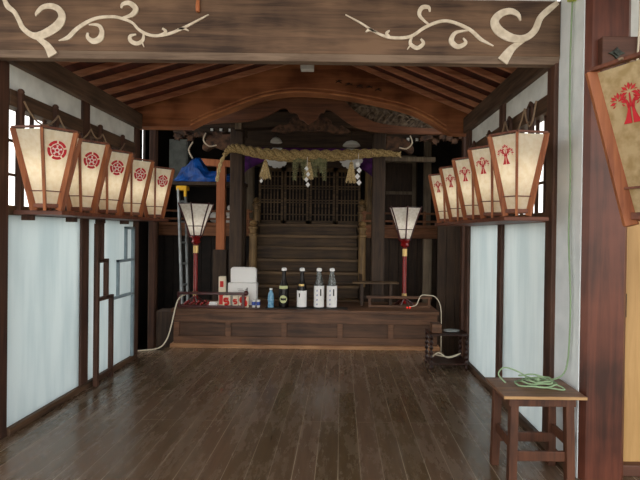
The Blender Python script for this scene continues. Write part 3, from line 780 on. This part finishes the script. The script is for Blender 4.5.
for i, (x, w, lb) in enumerate([(-1.50, .10, 'red and white cup box behind the railing, left one beside the tall carton'), (-1.385, .07, 'narrow red and white box behind the railing between two cup boxes'), (-1.275, .13, 'red and white cup box behind the railing, nearest the end knob')]):
    carton('cup_box', lb, x-w/2, x+w/2, 6.33, 6.37, DT, .655, 'cakebox', mark(x, 6.325, .575, w*.75))
wbx = MB().box(-1.485, -1.13, 6.62, 6.66, .55, 1.06)
t = thing('white_box', 'upper white paper box with rounded corners leaning at the back of the white stack', 'box', (-1.31, 6.70, .50))
obj('carton', MB().prism([(-1.53, .50), (-1.53, .98), (-1.51, 1.005), (-1.20, 1.005), (-1.175, .98), (-1.175, .50)], 6.68, 6.76), 'white', t, .006)
t = thing('white_box', 'front white paper box with faint dark print behind the red boxes', 'box', (-1.30, 6.56, .50))
obj('carton', B(-1.53, -1.14, 6.52, 6.64, .50, .80), 'white', t, .006)
pm = MB()
for k in range(5): pm.box(-1.285+R.uniform(-.01, .01), -1.255, 6.513, 6.521, .66+k*.017, .67+k*.017)
for k in range(7): pm.box(-1.40+R.uniform(0, .03), -1.33+R.uniform(0, .04), 6.516, 6.521, .60+k*.02, .603+k*.02)
obj('printed_mark', pm, 'ink', t)
for i, x in enumerate((-1.145, -1.085)):
    c = thing('blue_cup', ['small white cup with blue print beside the end knob of the railing', 'small white cup with blue print, right of its twin near the white boxes'][i], 'cup', (x, 6.36, DT), 0, 'blue printed cups')
    obj('cup_body', MB().lathe([(.02, 0), (.024, .03), (.026, .10)], (x, 6.36, DT), 12), 'ceramic', c, smooth=True)
    obj('blue_band', MB().lathe([(.0255, .03), (.0275, .075)], (x, 6.36, DT), 12), 'blue', c)
tag(obj('red_bead_cluster', (lambda m: [m.ball((-2.06+.024*i+R.uniform(-.006, .006), 6.36+R.uniform(-.03, .03), DT+.03+.02*(i % 3)), .02, 8) for i in range(14)] and m)(MB()), 'lacq', smooth=True), 'cluster of small dark red fruits behind the left railing', 'fruit')
tray = tag(obj('black_tray', B(-.98, .10, 6.26, 6.46, DT-.002, DT+.008), 'ink', bevel=.003), 'flat black mat under the row of bottles on the platform', 'mat')

# ------------------------------------------------------------ porch pillars, beam, rope
for x, lb in ((-1.545, 'tall dark square pillar rising behind the left part of the platform'), (.545, 'tall dark square pillar rising behind the small table on the right')):
    tag(obj('porch_pillar', B(x-.092, x+.092, 7.02, 7.20, 0, 3.02), 'hall', bevel=.012), lb, 'pillar')
pb = thing('porch_beam', 'dark carved porch beam with nose ends resting on the two tall pillars', 'beam', (-.5, 7.11, 2.8))
obj('beam_body', MB().prism(scl([(-1.64, 3.02), (-1.2, 3.02), (-.8, 3.06), (-.5, 3.075), (-.2, 3.06), (.2, 3.02), (.64, 3.02)], 3)+[(.64, 3.26), (-1.64, 3.26)], 7.0, 7.22), 'hallX', pb, .01)
for s, x0 in ((-1, -1.637), (1, .637)):
    nz = MB(); nz.prism(scl([(x0, 2.72), (x0+s*.12, 2.70), (x0+s*.26, 2.74), (x0+s*.36, 2.68), (x0+s*.42, 2.72), (x0+s*.38, 2.82), (x0+s*.28, 2.90), (x0+s*.12, 2.93), (x0, 2.93)], 3), 7.05, 7.17)
    nb = obj('nose_carving', nz, 'carved', pb, .012)
    tk = MB(); tk.tube(scl([(x0+s*.20, 7.03, 2.76), (x0+s*.30, 7.0, 2.74), (x0+s*.38, 6.99, 2.82), (x0+s*.35, 7.0, 2.93)], 4), [.016]*6+[.012]*5+[.004]*2 if False else .011, 6)
    obj('tusk', tk, 'scroll', nb, smooth=True, label='pale curved tusk')
# central carving and bracket arms
kc = thing('frog_leg_carving', 'dark carved strut with curling clouds at the middle of the porch beam', 'carving', (-.48, 7.0, 3.0))
m = MB(); m.prism(scl([(-1.05, 2.95), (-.95, 3.03), (-.8, 3.06), (-.72, 3.16), (-.58, 3.22), (-.46, 3.27), (-.34, 3.22), (-.22, 3.16), (-.14, 3.06), (.02, 3.03), (.12, 2.95), (-.1, 2.93), (-.28, 2.97), (-.46, 2.94), (-.64, 2.97), (-.82, 2.93)], 3), 6.93, 6.99)
obj('strut', m, 'carved', kc, .01)
for cx, cz, r, s in [(-.9, 3.0, .05, 1), (-.7, 3.08, .06, -1), (-.46, 3.14, .07, 1), (-.22, 3.08, .06, 1), (-.02, 3.0, .05, -1), (-.58, 3.0, .045, -1), (-.34, 3.0, .045, 1)]:
    obj('cloud_scroll', MB().tube([(cx+s*r*(1-k/16)*cos(k*.6), 6.925, cz+r*(1-k/16)*sin(k*.6)) for k in range(14)], .012, 6), 'carved', kc, smooth=True)
kx = thing('bracket_cluster', 'dark stepped bracket arms above the left porch pillar', 'bracket', (-1.545, 7.1, 3.2))
kx2 = thing('bracket_cluster', 'dark stepped bracket arms above the right porch pillar', 'bracket', (.545, 7.1, 3.2))
for t, x in ((kx, -1.545), (kx2, .545)):
    for w, z in ((.30, 3.26), (.55, 3.36), (.8, 3.46)):
        obj('bracket_arm', B(x-w/2, x+w/2, 7.0, 7.2, z, z+.07), 'hallX', t, .01)
# white tipped rafter ends
for x0, n, z, lb, gp in ((-2.01, 4, 3.06, 'small white tipped rafter end under the left eave', 'white tipped rafter ends at left'), (.735, 4, 2.955, 'small white tipped rafter end under the right eave', 'white tipped rafter ends at right')):
    for k in range(n):
        x = x0+k*.139; t = thing('rafter_end', lb, 'rafter', (x, 7.5, z-.03), 0, gp)
        obj('shaft', B(x-.022, x+.022, 7.41, 7.50, z-.025, z+.025), 'hallX', t)
        obj('white_tip', B(x-.021, x+.021, 7.40, 7.41, z-.024, z+.024), 'white', t)
for x, z, lb in ((-1.50, 3.02, 'white faced square block beside the left rafter ends, above the left pillar'), (.43, 3.0, 'white faced square block above the right pillar')):
    t = thing('block_end', lb, 'block', (x, 6.9, z-.05)); obj('block', B(x-.05, x+.05, 6.92, 7.02, z-.05, z+.05), 'hallX', t); obj('white_face', B(x-.045, x+.045, 6.913, 6.92, z-.045, z+.045), 'greypost', t)
for s, x0 in ((-1, -1.7), (1, .7)):
    t = thing('leaf_carving', 'dark bunched leaf carving below the white tipped rafter ends at the '+('left' if s < 0 else 'right'), 'carving', (-2.15 if s < 0 else 1.55, 7.25, 2.88))
    obj('backing_board', B(*((-2.56, -1.76) if s < 0 else (1.16, 1.94)), 7.28, 7.5, 2.99, 3.02), 'hallX', t)
    for k in range(8):
        cx = (-1.82 if s < 0 else 1.22)+s*k*.095; cz = 2.94+.035*sin(k*2.3); pts = []
        for q in range(14): rr = (.085 if q % 2 else .045)*R.uniform(.7, 1.15); pts.append((cx+rr*cos(2*pi*q/14), cz+rr*.75*sin(2*pi*q/14)))
        obj('carved_leaf', MB().prism(pts, 7.22+.02*(k % 3), 7.27+.02*(k % 3)), 'carved', t, .004)
for x0, x1, z in ((-2.56, -1.5, 2.98), (.69, 1.94, 2.98)): trim(B(x0, x1, 7.5, 7.62, z, z+.3), 'hallX')
def rope():
    t = thing('sacred_straw_rope', 'thick twisted straw rope strung between the two tall pillars', 'rope', (-.5, 6.93, 2.6))
    ctr = scl([(-1.70, 6.93, 2.60), (-1.62, 6.93, 2.69), (-1.50, 6.93, 2.70), (-1.3, 6.92, 2.655), (-1.05, 6.90, 2.62), (-.8, 6.89, 2.60), (-.5, 6.88, 2.60), (-.2, 6.89, 2.605), (.1, 6.90, 2.625), (.35, 6.91, 2.65), (.6, 6.93, 2.66), (.80, 6.93, 2.645)], 10)
    n = len(ctr); m = MB()
    for s in range(3):
        pts = []; rs = []
        for i, c in enumerate(ctr):
            u = i/(n-1); rad = .022+.052*sin(pi*min(max(u, .02), .98))**.7
            a = i*.42+s*2*pi/3
            pts.append((c[0]+rad*.25*cos(a), c[1]+rad*.62*cos(a), c[2]+rad*.62*sin(a))); rs.append(rad*.66)
        m.tube(pts, rs, 8)
    obj('twisted_strands', m, 'straw', t, smooth=True)
    m = MB()
    for s in range(2):
        m.tube([(p[0]+.014*cos(k*.6+s*pi), p[1]+.014*sin(k*.6+s*pi), p[2]) for k, p in enumerate(scl([(-1.68, 6.93, 2.62), (-1.74, 6.92, 2.50), (-1.77, 6.92, 2.38), (-1.80, 6.92, 2.22)], 8))], .015, 6)
    obj('rope_tail', m, 'straw2', t, smooth=True)
    m = MB()
    for k in range(14): m.tube([(.78, 6.93, 2.645), (.85, 6.93+R.uniform(-.03, .03), 2.64+R.uniform(-.05, .05))], .005, 4)
    obj('frayed_end', m, 'straw2', t)
    return t
rope()
def tassel(x, z, h, w, lb):
    t = thing('straw_tassel', lb, 'tassel', (x, 6.9, z-h), 0, None)
    m = MB(); 
    m.tube([(x, 6.9, z), (x, 6.9, z+.06)], .006, 5)
    for k in range(46):
        a = R.uniform(0, 2*pi); r = w*math.sqrt(R.random()); q = R.uniform(.85, 1.02)
        m.tube([(x+.012*cos(a), 6.9+.012*sin(a), z), (x+r*.55*cos(a), 6.9+r*.55*sin(a), z-h*.45), (x+r*cos(a), 6.9+r*sin(a), z-h*q)], [.007, .010, .007], 4)
    obj('straw_strands', m, 'straw2', t)
    obj('binding', MB().lathe([(.024, 0), (.028, .015), (.022, .03)], (x, 6.9, z-.04), 10), 'straw', t)
tassel(-1.10, 2.53, .27, .085, 'pale straw tassel hanging from the rope beside the left pillar')
tassel(-.48, 2.56, .30, .075, 'straw tassel hanging at the middle of the rope among the ferns')
tassel(.135, 2.52, .30, .080, 'pale straw tassel hanging from the rope beside the right hanging white paper strip')
def shide(x, y, zt, n, s, lb):
    t = thing('paper_streamer', lb, 'streamer', (x, y, zt-n*s))
    for k in range(n):
        dx = .012*(1 if k % 2 else -1); z = zt-k*s
        m = MB(); m.prism([(x+dx, z), (x+dx+s*.42, z-s*.5), (x+dx, z-s*1.02), (x+dx-s*.42, z-s*.5)], y+.004*k % .01, y+.004*k % .01+.002)
        obj('folded_paper', m, 'white', t)
    obj('thread', MB().tube([(x, y+.003, zt-.02), (x, y+.003, zt+.13)], .003, 5), 'white', t)
shide(-.49, 6.80, 2.44, 4, .075, 'small white paper streamer hanging in front of the middle ferns')
shide(.235, 6.84, 2.53, 4, .088, 'long white zigzag paper streamer hanging right of the middle, near the right pillar')
shide(-1.14, 6.87, 2.26, 1, .06, 'tiny white paper tip below the left straw tassel')
def fern(x, z, l, lean, lb):
    m = MB(); y = 6.83
    P = scl([(x, y, z), (x+lean*.35*l, y-.03, z-l*.4), (x+lean*l*.6, y-.02, z-l)], 9)
    m.tube(P, .004, 5)
    for i, p in enumerate(P[1:], 1):
        u = i/len(P); ll = .085*(1-u*.6)
        for s in (-1, 1):
            a = Vector(p); d = Vector((s*.85, R.uniform(-.25, .1), -.5)).normalized(); e = a+d*ll; q = Vector((0, .0, 1))*.0065
            m.add([a+q*.6, a-q*.6, (a+e)/2-q, e, (a+e)/2+q], [(0, 1, 2, 3, 4)])
    return tag(obj('fern_frond', m, 'fern'), lb, 'fern', 'fern fronds tied to the middle of the rope')
for x, l, lean, lb in ((-.64, .33, -.15, 'drooping green fern frond, leftmost in the bunch on the rope'), (-.55, .30, .1, 'drooping green fern frond left of the middle paper streamer'), (-.40, .28, .15, 'drooping green fern frond right of the middle paper streamer'), (-.27, .33, .12, 'drooping green fern frond, rightmost in the bunch on the rope'), (-.33, .22, .3, 'short fern frond pointing right in the bunch on the rope')):
    fern(x, 2.58, l, lean, lb)

# ------------------------------------------------------------ stairs up to the hall
sr = thing('hall_staircase', 'broad brown wooden staircase rising behind the platform to the lattice doors', 'stairs', (-.66, 8.0, 0))
for k in range(8):
    z = 1.655-.2*k; y = 8.72-.2*k
    obj('tread', B(-1.50, .30, y-.03, y+.20 if k else y+.30, z-.05, z), 'stair', sr, .006)
    obj('riser', B(-1.48, .28, y+.01, y+.035, z-.2, z-.05), 'riser', sr)
for x in (-1.55, .30): obj('stringer', MB().prism([(7.15, 0), (7.35, 0), (8.9, 1.55), (8.9, 1.70), (8.7, 1.70), (7.15, .28)], x, x+.05, 'YZ'), 'hall', sr, .005)
def newel(x, y, z0, z1, lb):
    h = z1-z0
    m = MB().lathe([(.062, 0), (.062, h-.27), (.078, h-.26), (.078, h-.235), (.05, h-.22), (.06, h-.18), (.06, h-.15), (.078, h-.14), (.078, h-.12), (.04, h-.10), (.066, h-.065), (.052, h-.03), (.012, h)], (x, y, z0), 16)
    tag(obj('newel_post', m, 'newel', smooth=True), lb, 'post')
newel(-1.55, 8.78, 1.655, 2.13, 'rounded pale wooden newel post at the top left of the stairs')
newel(.375, 8.78, 1.655, 2.12, 'rounded pale wooden newel post at the top right of the stairs')
newel(-1.43, 7.82, .63, 1.70, 'rounded pale newel post lower down on the left of the stairs')
newel(.345, 7.82, .63, 1.70, 'rounded pale newel post lower down on the right of the stairs')

# veranda and its rails
for sd, x0, x1, lb in ((0, -3.35, -1.56, 'left veranda deck of reddish wood beside the staircase'), (1, .36, 2.12, 'right veranda deck of reddish wood beside the staircase')):
    v = thing('veranda_deck', lb, 'veranda', ((x0+x1)/2, 8.9, 1.42))
    obj('deck_board', B(x0, x1, 8.48, 9.6, 1.60, 1.655), 'ver', v, .005); obj('edge_beam', B(x0, x1, 8.52, 8.60, 1.42, 1.60), 'ver', v, .006)
    rl = thing('veranda_railing', ['left', 'right'][sd]+' veranda railing of reddish wood with two horizontal rails', 'railing', ((x0+x1)/2, 8.56, 1.655))
    for z in (1.72, 1.86): obj('horizontal_rail', B(x0, x1+(.0 if sd else -.03), 8.535, 8.575, z-.018, z+.018), 'ver', rl, .004)
    n = 4
    for k in range(n):
        x = x0+.05+(x1-x0-.15)*k/(n-1); obj('railing_post', B(x-.025, x+.025, 8.53, 8.58, 1.655, 1.90), 'ver', rl, .004)
    # timber skirting below the deck
    b = MB(); nb = int((x1-x0)/.17)
    for k in range(nb): b.box(x0+k*.17+.004, x0+(k+1)*.17-.004, 8.62, 8.64, 0 if -2.3 < x0+k*.17 < 1.2 else -.46, 1.42)
    struct('wall_back', b, 'dark' if sd == 0 else 'hall')
for x, y, lb in ((-2.29, 8.75, 'white fox figurine on the left veranda behind the railing'),):
    f = MB(); f.ball((x, y, 1.76), .10, 12, 1.1, .8, 1); f.ball((x+.10, y-.02, 1.86), .06, 10, 1.2, .8, .9); f.tube([(x+.14, y-.03, 1.85), (x+.21, y-.04, 1.84)], [.03, .012], 6)
    f.tube([(x+.07, y, 1.90), (x+.065, y, 1.96)], [.02, .004], 5); f.tube([(x+.12, y, 1.90), (x+.125, y, 1.96)], [.02, .004], 5); f.ball((x+.02, y, 1.70), .09, 10, 1.3, .9, .5)
    tag(obj('fox_figurine', f, 'ceramic', smooth=True), lb, 'figurine')
f = MB().ball((-2.02, 8.72, 1.93), .055, 10).ball((-2.04, 8.72, 1.83), .065, 10).lathe([(.07, 0), (.05, .12)], (-2.03, 8.72, 1.655), 10)
tag(obj('white_figurine', f, 'ceramic', smooth=True), 'small white round figurine right of the fox on the left veranda', 'figurine')

# hall front: lattice doors, pillars, curtain
hf = 9.62
for i, (a, b) in enumerate([(-1.66, -1.17), (-1.15, -.66), (-.64, -.13), (-.11, .38)]):
    fr = MB(); fr.box(a, a+.045, hf, hf+.04, 1.66, 2.80).box(b-.045, b, hf, hf+.04, 1.66, 2.80).box(a, b, hf, hf+.04, 1.66, 1.74).box(a, b, hf, hf+.04, 2.72, 2.80)
    dr = struct('door_%d' % (3+i), fr, 'stair', .003)
    lt_ = MB(); w = b-a-.09
    for k in range(1, 6): x = a+.045+w*k/6; lt_.box(x-.013, x+.013, hf+.008, hf+.03, 1.74, 2.72)
    for z in (1.86, 2.10, 2.15, 2.38, 2.43, 2.62): lt_.box(a+.045, b-.045, hf+.004, hf+.032, z-.011, z+.011)
    obj('lattice', lt_, 'stair', dr)
trim(B(-1.95, .72, 8.80, 8.88, 3.06, 3.5), 'hallX')
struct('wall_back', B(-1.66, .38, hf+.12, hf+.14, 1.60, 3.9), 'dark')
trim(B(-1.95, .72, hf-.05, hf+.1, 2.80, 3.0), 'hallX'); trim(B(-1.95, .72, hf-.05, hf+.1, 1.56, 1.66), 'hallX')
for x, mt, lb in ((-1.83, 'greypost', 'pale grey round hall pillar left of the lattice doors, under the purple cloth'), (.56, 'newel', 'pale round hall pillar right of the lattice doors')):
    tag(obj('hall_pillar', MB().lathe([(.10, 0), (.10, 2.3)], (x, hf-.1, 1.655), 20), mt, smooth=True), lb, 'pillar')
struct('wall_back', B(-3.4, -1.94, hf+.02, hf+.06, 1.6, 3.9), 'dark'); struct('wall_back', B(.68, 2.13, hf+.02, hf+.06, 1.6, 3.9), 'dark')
# panelled board wall at right of the hall
dd = struct('door_7', B(.86, 1.50, hf-.08, hf-.04, 1.75, 2.95), 'hall', .004)
obj('door_frame', MB().box(.80, .87, hf-.12, hf-.03, 1.66, 3.05).box(1.40, 1.47, hf-.12, hf-.03, 1.66, 3.05).box(.87, 1.40, hf-.12, hf-.03, 2.90, 3.05).box(.87, 1.40, hf-.11, hf-.03, 2.28, 2.34), 'greypost', dd, .004)
tag(obj('grey_post', B(1.53, 1.66, 8.9, 9.02, 1.655, 3.25), 'greypost', bevel=.01), 'pale grey weathered square post right of the hall behind the right lanterns', 'post')
tag(obj('grey_post', B(1.36, 1.50, 7.9, 8.0, -.46, 1.42), 'greypost', bevel=.01), 'grey weathered post under the right veranda behind the right lamp', 'post')
tag(obj('hall_tie_beam', B(.66, 1.5, 7.7, 7.8, 2.66, 2.74), 'greypost', bevel=.01), 'grey horizontal timber right of the right pillar behind the rope end', 'beam')
# board screen at right of the platform
bs = MB()
for k in range(4): bs.box(1.53+k*.145, 1.53+(k+1)*.145-.006, 7.6, 7.62, -.46, 2.05)
tag(obj('board_screen', bs, 'hall'), 'upright brown boards right of the platform behind the small rack', 'screen')
# purple cloth
def curtain():
    t = thing('purple_curtain', 'purple shrine curtain with white round crests gathered up behind the straw rope', 'curtain', (-.6, 8.95, 2.55))
    m = MB(); nx = 60; nz = 10; vs = []; fs = []
    x0, x1 = -1.92, .62
    for i in range(nx+1):
        u = i/nx; x = x0+(x1-x0)*u
        c = abs(2*u-1); bot = 2.50+.42*(1-c**3)*1.0-.10*sin(pi*u*1)**2*sin(8*pi*u)*.5
        for j in range(nz+1):
            t_ = j/nz; z = 3.10*(1-t_)+bot*t_
            vs.append((x, 8.95+.035*sin(26*u*pi*.5+1.5*t_)*(.3+t_), z))
    for i in range(nx):
        for j in range(nz): a = i*(nz+1)+j; fs.append((a, a+1, a+nz+2, a+nz+1))
    obj('cloth', m.add(vs, fs), 'purple', t, smooth=True)
    for cx in (-1.2, .17):
        m = MB(); vs = [(cx, 8.89, 2.88)]; N_ = 48
        for k in range(N_): r = .22*(1-.10*(k % 4 == 0)); a = 2*pi*k/N_; vs.append((cx+r*cos(a), 8.90, 2.88+.9*r*sin(a)))
        m.add(vs, [(0, k+1, (k+1) % N_+1) for k in range(N_)])
        obj('white_crest', m, 'white', t)
curtain()
for x, z, w_, lb in ((-1.10, 2.99, .10, 'small white lamp dome glimpsed above the rope at left of the middle'), (.155, 2.95, .15, 'wider white lamp dome glimpsed above the rope at right of the middle')):
    t = thing('lamp_dome', lb, 'lamp', (x, 8.0, z))
    obj('dome', MB().lathe([(w_, 0), (w_*.9, .03), (w_*.6, .07), (.02, .09)], (x, 8.0, z), 18), 'ceramic', t, smooth=True)
    obj('lamp_wire', MB().tube([(x, 8.0, z+.09), (x, 8.0, 3.9)], .006, 5), 'ink', t)

# left storage corner
tag(obj('grey_cabinet', MB().box(-2.98, -2.66, 8.28, 8.40, 2.33, 3.08).box(-2.96, -2.68, 8.265, 8.28, 2.38, 3.04), 'greymetal', bevel=.01), 'grey metal cabinet high in the dark left corner above the lanterns', 'cabinet')
tag(obj('storage_shelf', B(-3.3, -1.64, 8.02, 8.4, 2.27, 2.33), 'hall', bevel=.005), 'dark wooden shelf carrying the blue tarpaulin at left', 'shelf')
for x in (-3.25, -1.72): tag(obj('shelf_post', B(x, x+.06, 8.3, 8.4, -.46 if x < -2 else 0, 2.27), 'hall'), 'dark upright post carrying the blue tarpaulin shelf, %s end' % ('left' if x < -2 else 'right'), 'post')
tm = MB(); n1, n2 = 28, 12; vs = []; fs = []
for i in range(n1+1):
    u = i/n1
    for j in range(n2+1):
        a = pi*j/n2; x = -2.80+1.13*u
        h = .16+.26*math.exp(-((u-.28)/.14)**2)+.02*sin(23*u)
        if u > .85: h *= (1.02-u)/.17
        if u < .1: h *= .2+u*8
        rr = 1+.12*sin(5*a+13*u)+.06*sin(11*a-29*u)
        vs.append((x+.03*sin(7*a), 8.14-.13*cos(a)*rr, 2.33+h*sin(a)*rr))
for i in range(n1):
    for j in range(n2): a = i*(n2+1)+j; fs.append((a, a+1, a+n2+2, a+n2+1))
tag(obj('blue_tarpaulin', tm.add(vs, fs), 'tarp'), 'crumpled bright blue tarpaulin bundle on the high shelf at left', 'tarpaulin')
of = thing('orange_wood_frame', 'orange brown wooden frame with overhanging top bar left of the left pillar', 'frame', (-2.0, 7.95, 1.655))
obj('top_bar', MB().prism([(-2.32, 2.70), (-1.72, 2.66), (-1.72, 2.56), (-2.24, 2.58)], 7.90, 8.0), 'orange', of, .004)
obj('upright', B(-2.06, -1.92, 7.90, 8.0, 1.2, 2.57), 'orange', of, .004)
obj('foot', B(-2.10, -1.88, 7.88, 8.02, 0, 1.2), 'hall', of)
ld = thing('aluminium_ladder', 'aluminium folding ladder leaning in the dark corner left of the left lamp', 'ladder', (-2.35, 7.3, -.455))
for a, b in (((-2.53, 7.45, 2.15), (-2.27, 7.0, -.455)), ((-2.45, 7.55, 2.15), (-2.24, 7.15, -.455))):
    obj('side_rail', MB().bar(a, b, .03, .06, (0, 1, 0)), 'alu', ld, .003)
for k in range(8):
    u = (k+.6)/8.2; a = Vector((-2.53, 7.45, 2.15)).lerp(Vector((-2.27, 7.0, -.455)), u); b = Vector((-2.45, 7.55, 2.15)).lerp(Vector((-2.24, 7.15, -.455)), u)
    obj('rung', MB().bar(a, b, .03, .03), 'alu', ld)
obj('yellow_cap', MB().box(-2.56, -2.40, 7.42, 7.58, 2.13, 2.20).box(-2.44, -2.40, 7.42, 7.46, 2.03, 2.14), 'yellow', ld, .008, label='yellow plastic cap at the top of the ladder')
tag(obj('hanging_hook', MB().tube([(-2.30, 7.4, 2.86), (-2.30, 7.4, 3.9)], .004, 5).tube(scl([(-2.30, 7.4, 2.62), (-2.36, 7.4, 2.75), (-2.30, 7.4, 2.87)], 4), .012, 6), 'scroll'), 'small pale curved hook above the blue tarpaulin', 'hook')
# side and back shell added to dim the yard, unseen gaps let daylight in
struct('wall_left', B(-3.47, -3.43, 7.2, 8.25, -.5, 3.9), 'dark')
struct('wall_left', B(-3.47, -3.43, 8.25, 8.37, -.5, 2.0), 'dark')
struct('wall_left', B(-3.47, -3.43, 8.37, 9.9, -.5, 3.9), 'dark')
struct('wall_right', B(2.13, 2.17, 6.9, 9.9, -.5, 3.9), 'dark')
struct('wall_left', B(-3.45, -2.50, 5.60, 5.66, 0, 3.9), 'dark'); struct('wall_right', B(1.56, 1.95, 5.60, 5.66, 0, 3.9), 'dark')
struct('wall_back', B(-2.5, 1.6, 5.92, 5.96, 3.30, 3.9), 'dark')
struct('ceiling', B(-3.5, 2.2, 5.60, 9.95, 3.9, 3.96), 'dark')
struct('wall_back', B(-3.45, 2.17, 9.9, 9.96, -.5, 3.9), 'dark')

# ------------------------------------------------------------ small rack at right with turned legs
rk = thing('turned_leg_rack', 'small black rack with twisted turned legs in the corner right of the platform', 'rack', (1.24, 5.42, 0))
RX0, RX1, RY0, RY1 = 1.01, 1.40, 5.28, 5.56
for z in (.40, .08): obj('shelf_board', B(RX0-.02, RX1+.02, RY0-.02, RY1+.02, z-.015, z), 'rack', rk, .004)
for x in (RX0, RX1):
    for y in (RY0, RY1):
        pr = [(.010, 0)]; nb = 7
        for k in range(nb): z = .385*(k+.5)/nb; pr += [(.011, z-.024), (.025, z), (.011, z+.024)]
        obj('turned_leg', MB().lathe(pr+[(.01, .385)], (x, y, 0), 10), 'rack', rk, smooth=True)
wc = MB(); wc.tube(scl([(1.03, 5.40, .10), (1.10, 5.34, .18), (1.22, 5.36, .12), (1.36, 5.40, .16), (1.24, 5.44, .11), (1.08, 5.42, .14)], 5), .007, 6)
tag(obj('white_cord_coil', wc, 'wcord', smooth=True), 'white cord coiled on the lower board of the small rack', 'cord')
tag(obj('folded_cloth', MB().ball((1.26, 5.42, .415), .08, 12, 1.2, .9, .2), 'gcord', smooth=True), 'small grey folded cloth on top of the rack', 'cloth')
tag(obj('small_wooden_box', B(1.03, 1.14, 5.34, 5.48, .40, .50), 'dais', bevel=.004), 'small brown wooden box on the left of the rack top', 'box')
wc = MB(); wc.tube(scl([(.93, 6.45, .52), (1.02, 6.42, .55), (1.08, 6.43, .67), (1.18, 6.43, .68), (1.27, 6.40, .66), (1.33, 6.36, .55), (1.34, 6.34, .30), (1.34, 6.34, -.45)], 5), .007, 6)
tag(obj('white_power_cord', wc, 'wcord', smooth=True), 'white power cord running from the right lamp down the platform end', 'cord')
wc = MB(); wc.tube(scl([(-2.06, 6.42, .66), (-2.10, 6.2, .60), (-2.15, 6.12, .30), (-2.2, 6.10, .12), (-2.28, 6.05, .02), (-2.45, 5.95, .01), (-2.7, 5.88, .01), (-3.1, 5.86, .01)], 6), .009, 6)
tag(obj('cream_power_cord', wc, 'wcord', smooth=True), 'cream power cord dropping from the left end of the platform onto the floor', 'cord')
# dark bench at the left of the platform
tag(obj('dark_step_block', B(-2.52, -2.24, 6.5, 6.8, -.46, .40), 'hall', bevel=.006), 'dark wooden step block at the left end of the platform', 'block')

# ------------------------------------------------------------ light
w = bpy.data.worlds.new('overcast_sky'); sc.world = w; w.use_nodes = True
bg = w.node_tree.nodes['Background']; bg.inputs[0].default_value = (1.0, .975, .94, 1); bg.inputs[1].default_value = 1.9
def lamp(x, y, z, c, e, r=.02):
    l = bpy.data.lights.new('fill_bulb', 'POINT'); l.energy = e; l.color = c; l.shadow_soft_size = r
    o = bpy.data.objects.new('fill_bulb', l); col.objects.link(o); o.location = (x, y, z)

sl = bpy.data.lights.new('soft_daylight', 'SUN'); sl.energy = 1.1; sl.angle = radians(70); sl.color = (1, .97, .92)
so = bpy.data.objects.new('soft_daylight', sl); col.objects.link(so); so.location = (0, -6, 4)
so.rotation_euler = Vector((.05, 1, -.12)).to_track_quat('-Z', 'Y').to_euler()
for y in leftY: lamp(-2.13, y, LZ+.30, (1, .90, .74), .45)  # unseen point lights added inside the lanterns to brighten their paper
for y in rightY: lamp(1.145, y, 1.91, (1, .90, .74), .32)
lamp(-2.0, 6.62, 1.62, (1, .93, .82), .35); lamp(.89, 6.68, 1.62, (1, .93, .82), .35)  # faint point lights added to whiten the standing lamp shades
# ------------------------------------------------------------ camera
cam = bpy.data.cameras.new('camera'); co = bpy.data.objects.new('camera', cam); col.objects.link(co)
cam.sensor_fit = 'HORIZONTAL'; cam.sensor_width = 36; cam.lens = 480/640*36
cam.shift_x = -21/640; cam.shift_y = -3.5/640
ph = math.atan(3.5/480)
F = Vector((0, cos(ph), -sin(ph))); U0 = Vector((0, sin(ph), cos(ph))); R0 = Vector((1, 0, 0))
Rv = cos(ro)*R0+sin(ro)*U0; Uv = cos(ro)*U0-sin(ro)*R0
co.matrix_world = Matrix(((Rv.x, Uv.x, -F.x, 0), (Rv.y, Uv.y, -F.y, 0), (Rv.z, Uv.z, -F.z, 1.5), (0, 0, 0, 1)))
sc.camera = co
cam.clip_start = .05
sc.view_settings.view_transform = 'Standard'; sc.view_settings.look = 'None'; sc.view_settings.gamma = 1
sc.view_settings.use_curve_mapping = False; sc.view_settings.exposure = 0.3
sc.cycles.max_bounces = 8; sc.cycles.diffuse_bounces = 5; sc.cycles.transmission_bounces = 6; sc.cycles.use_denoising = True
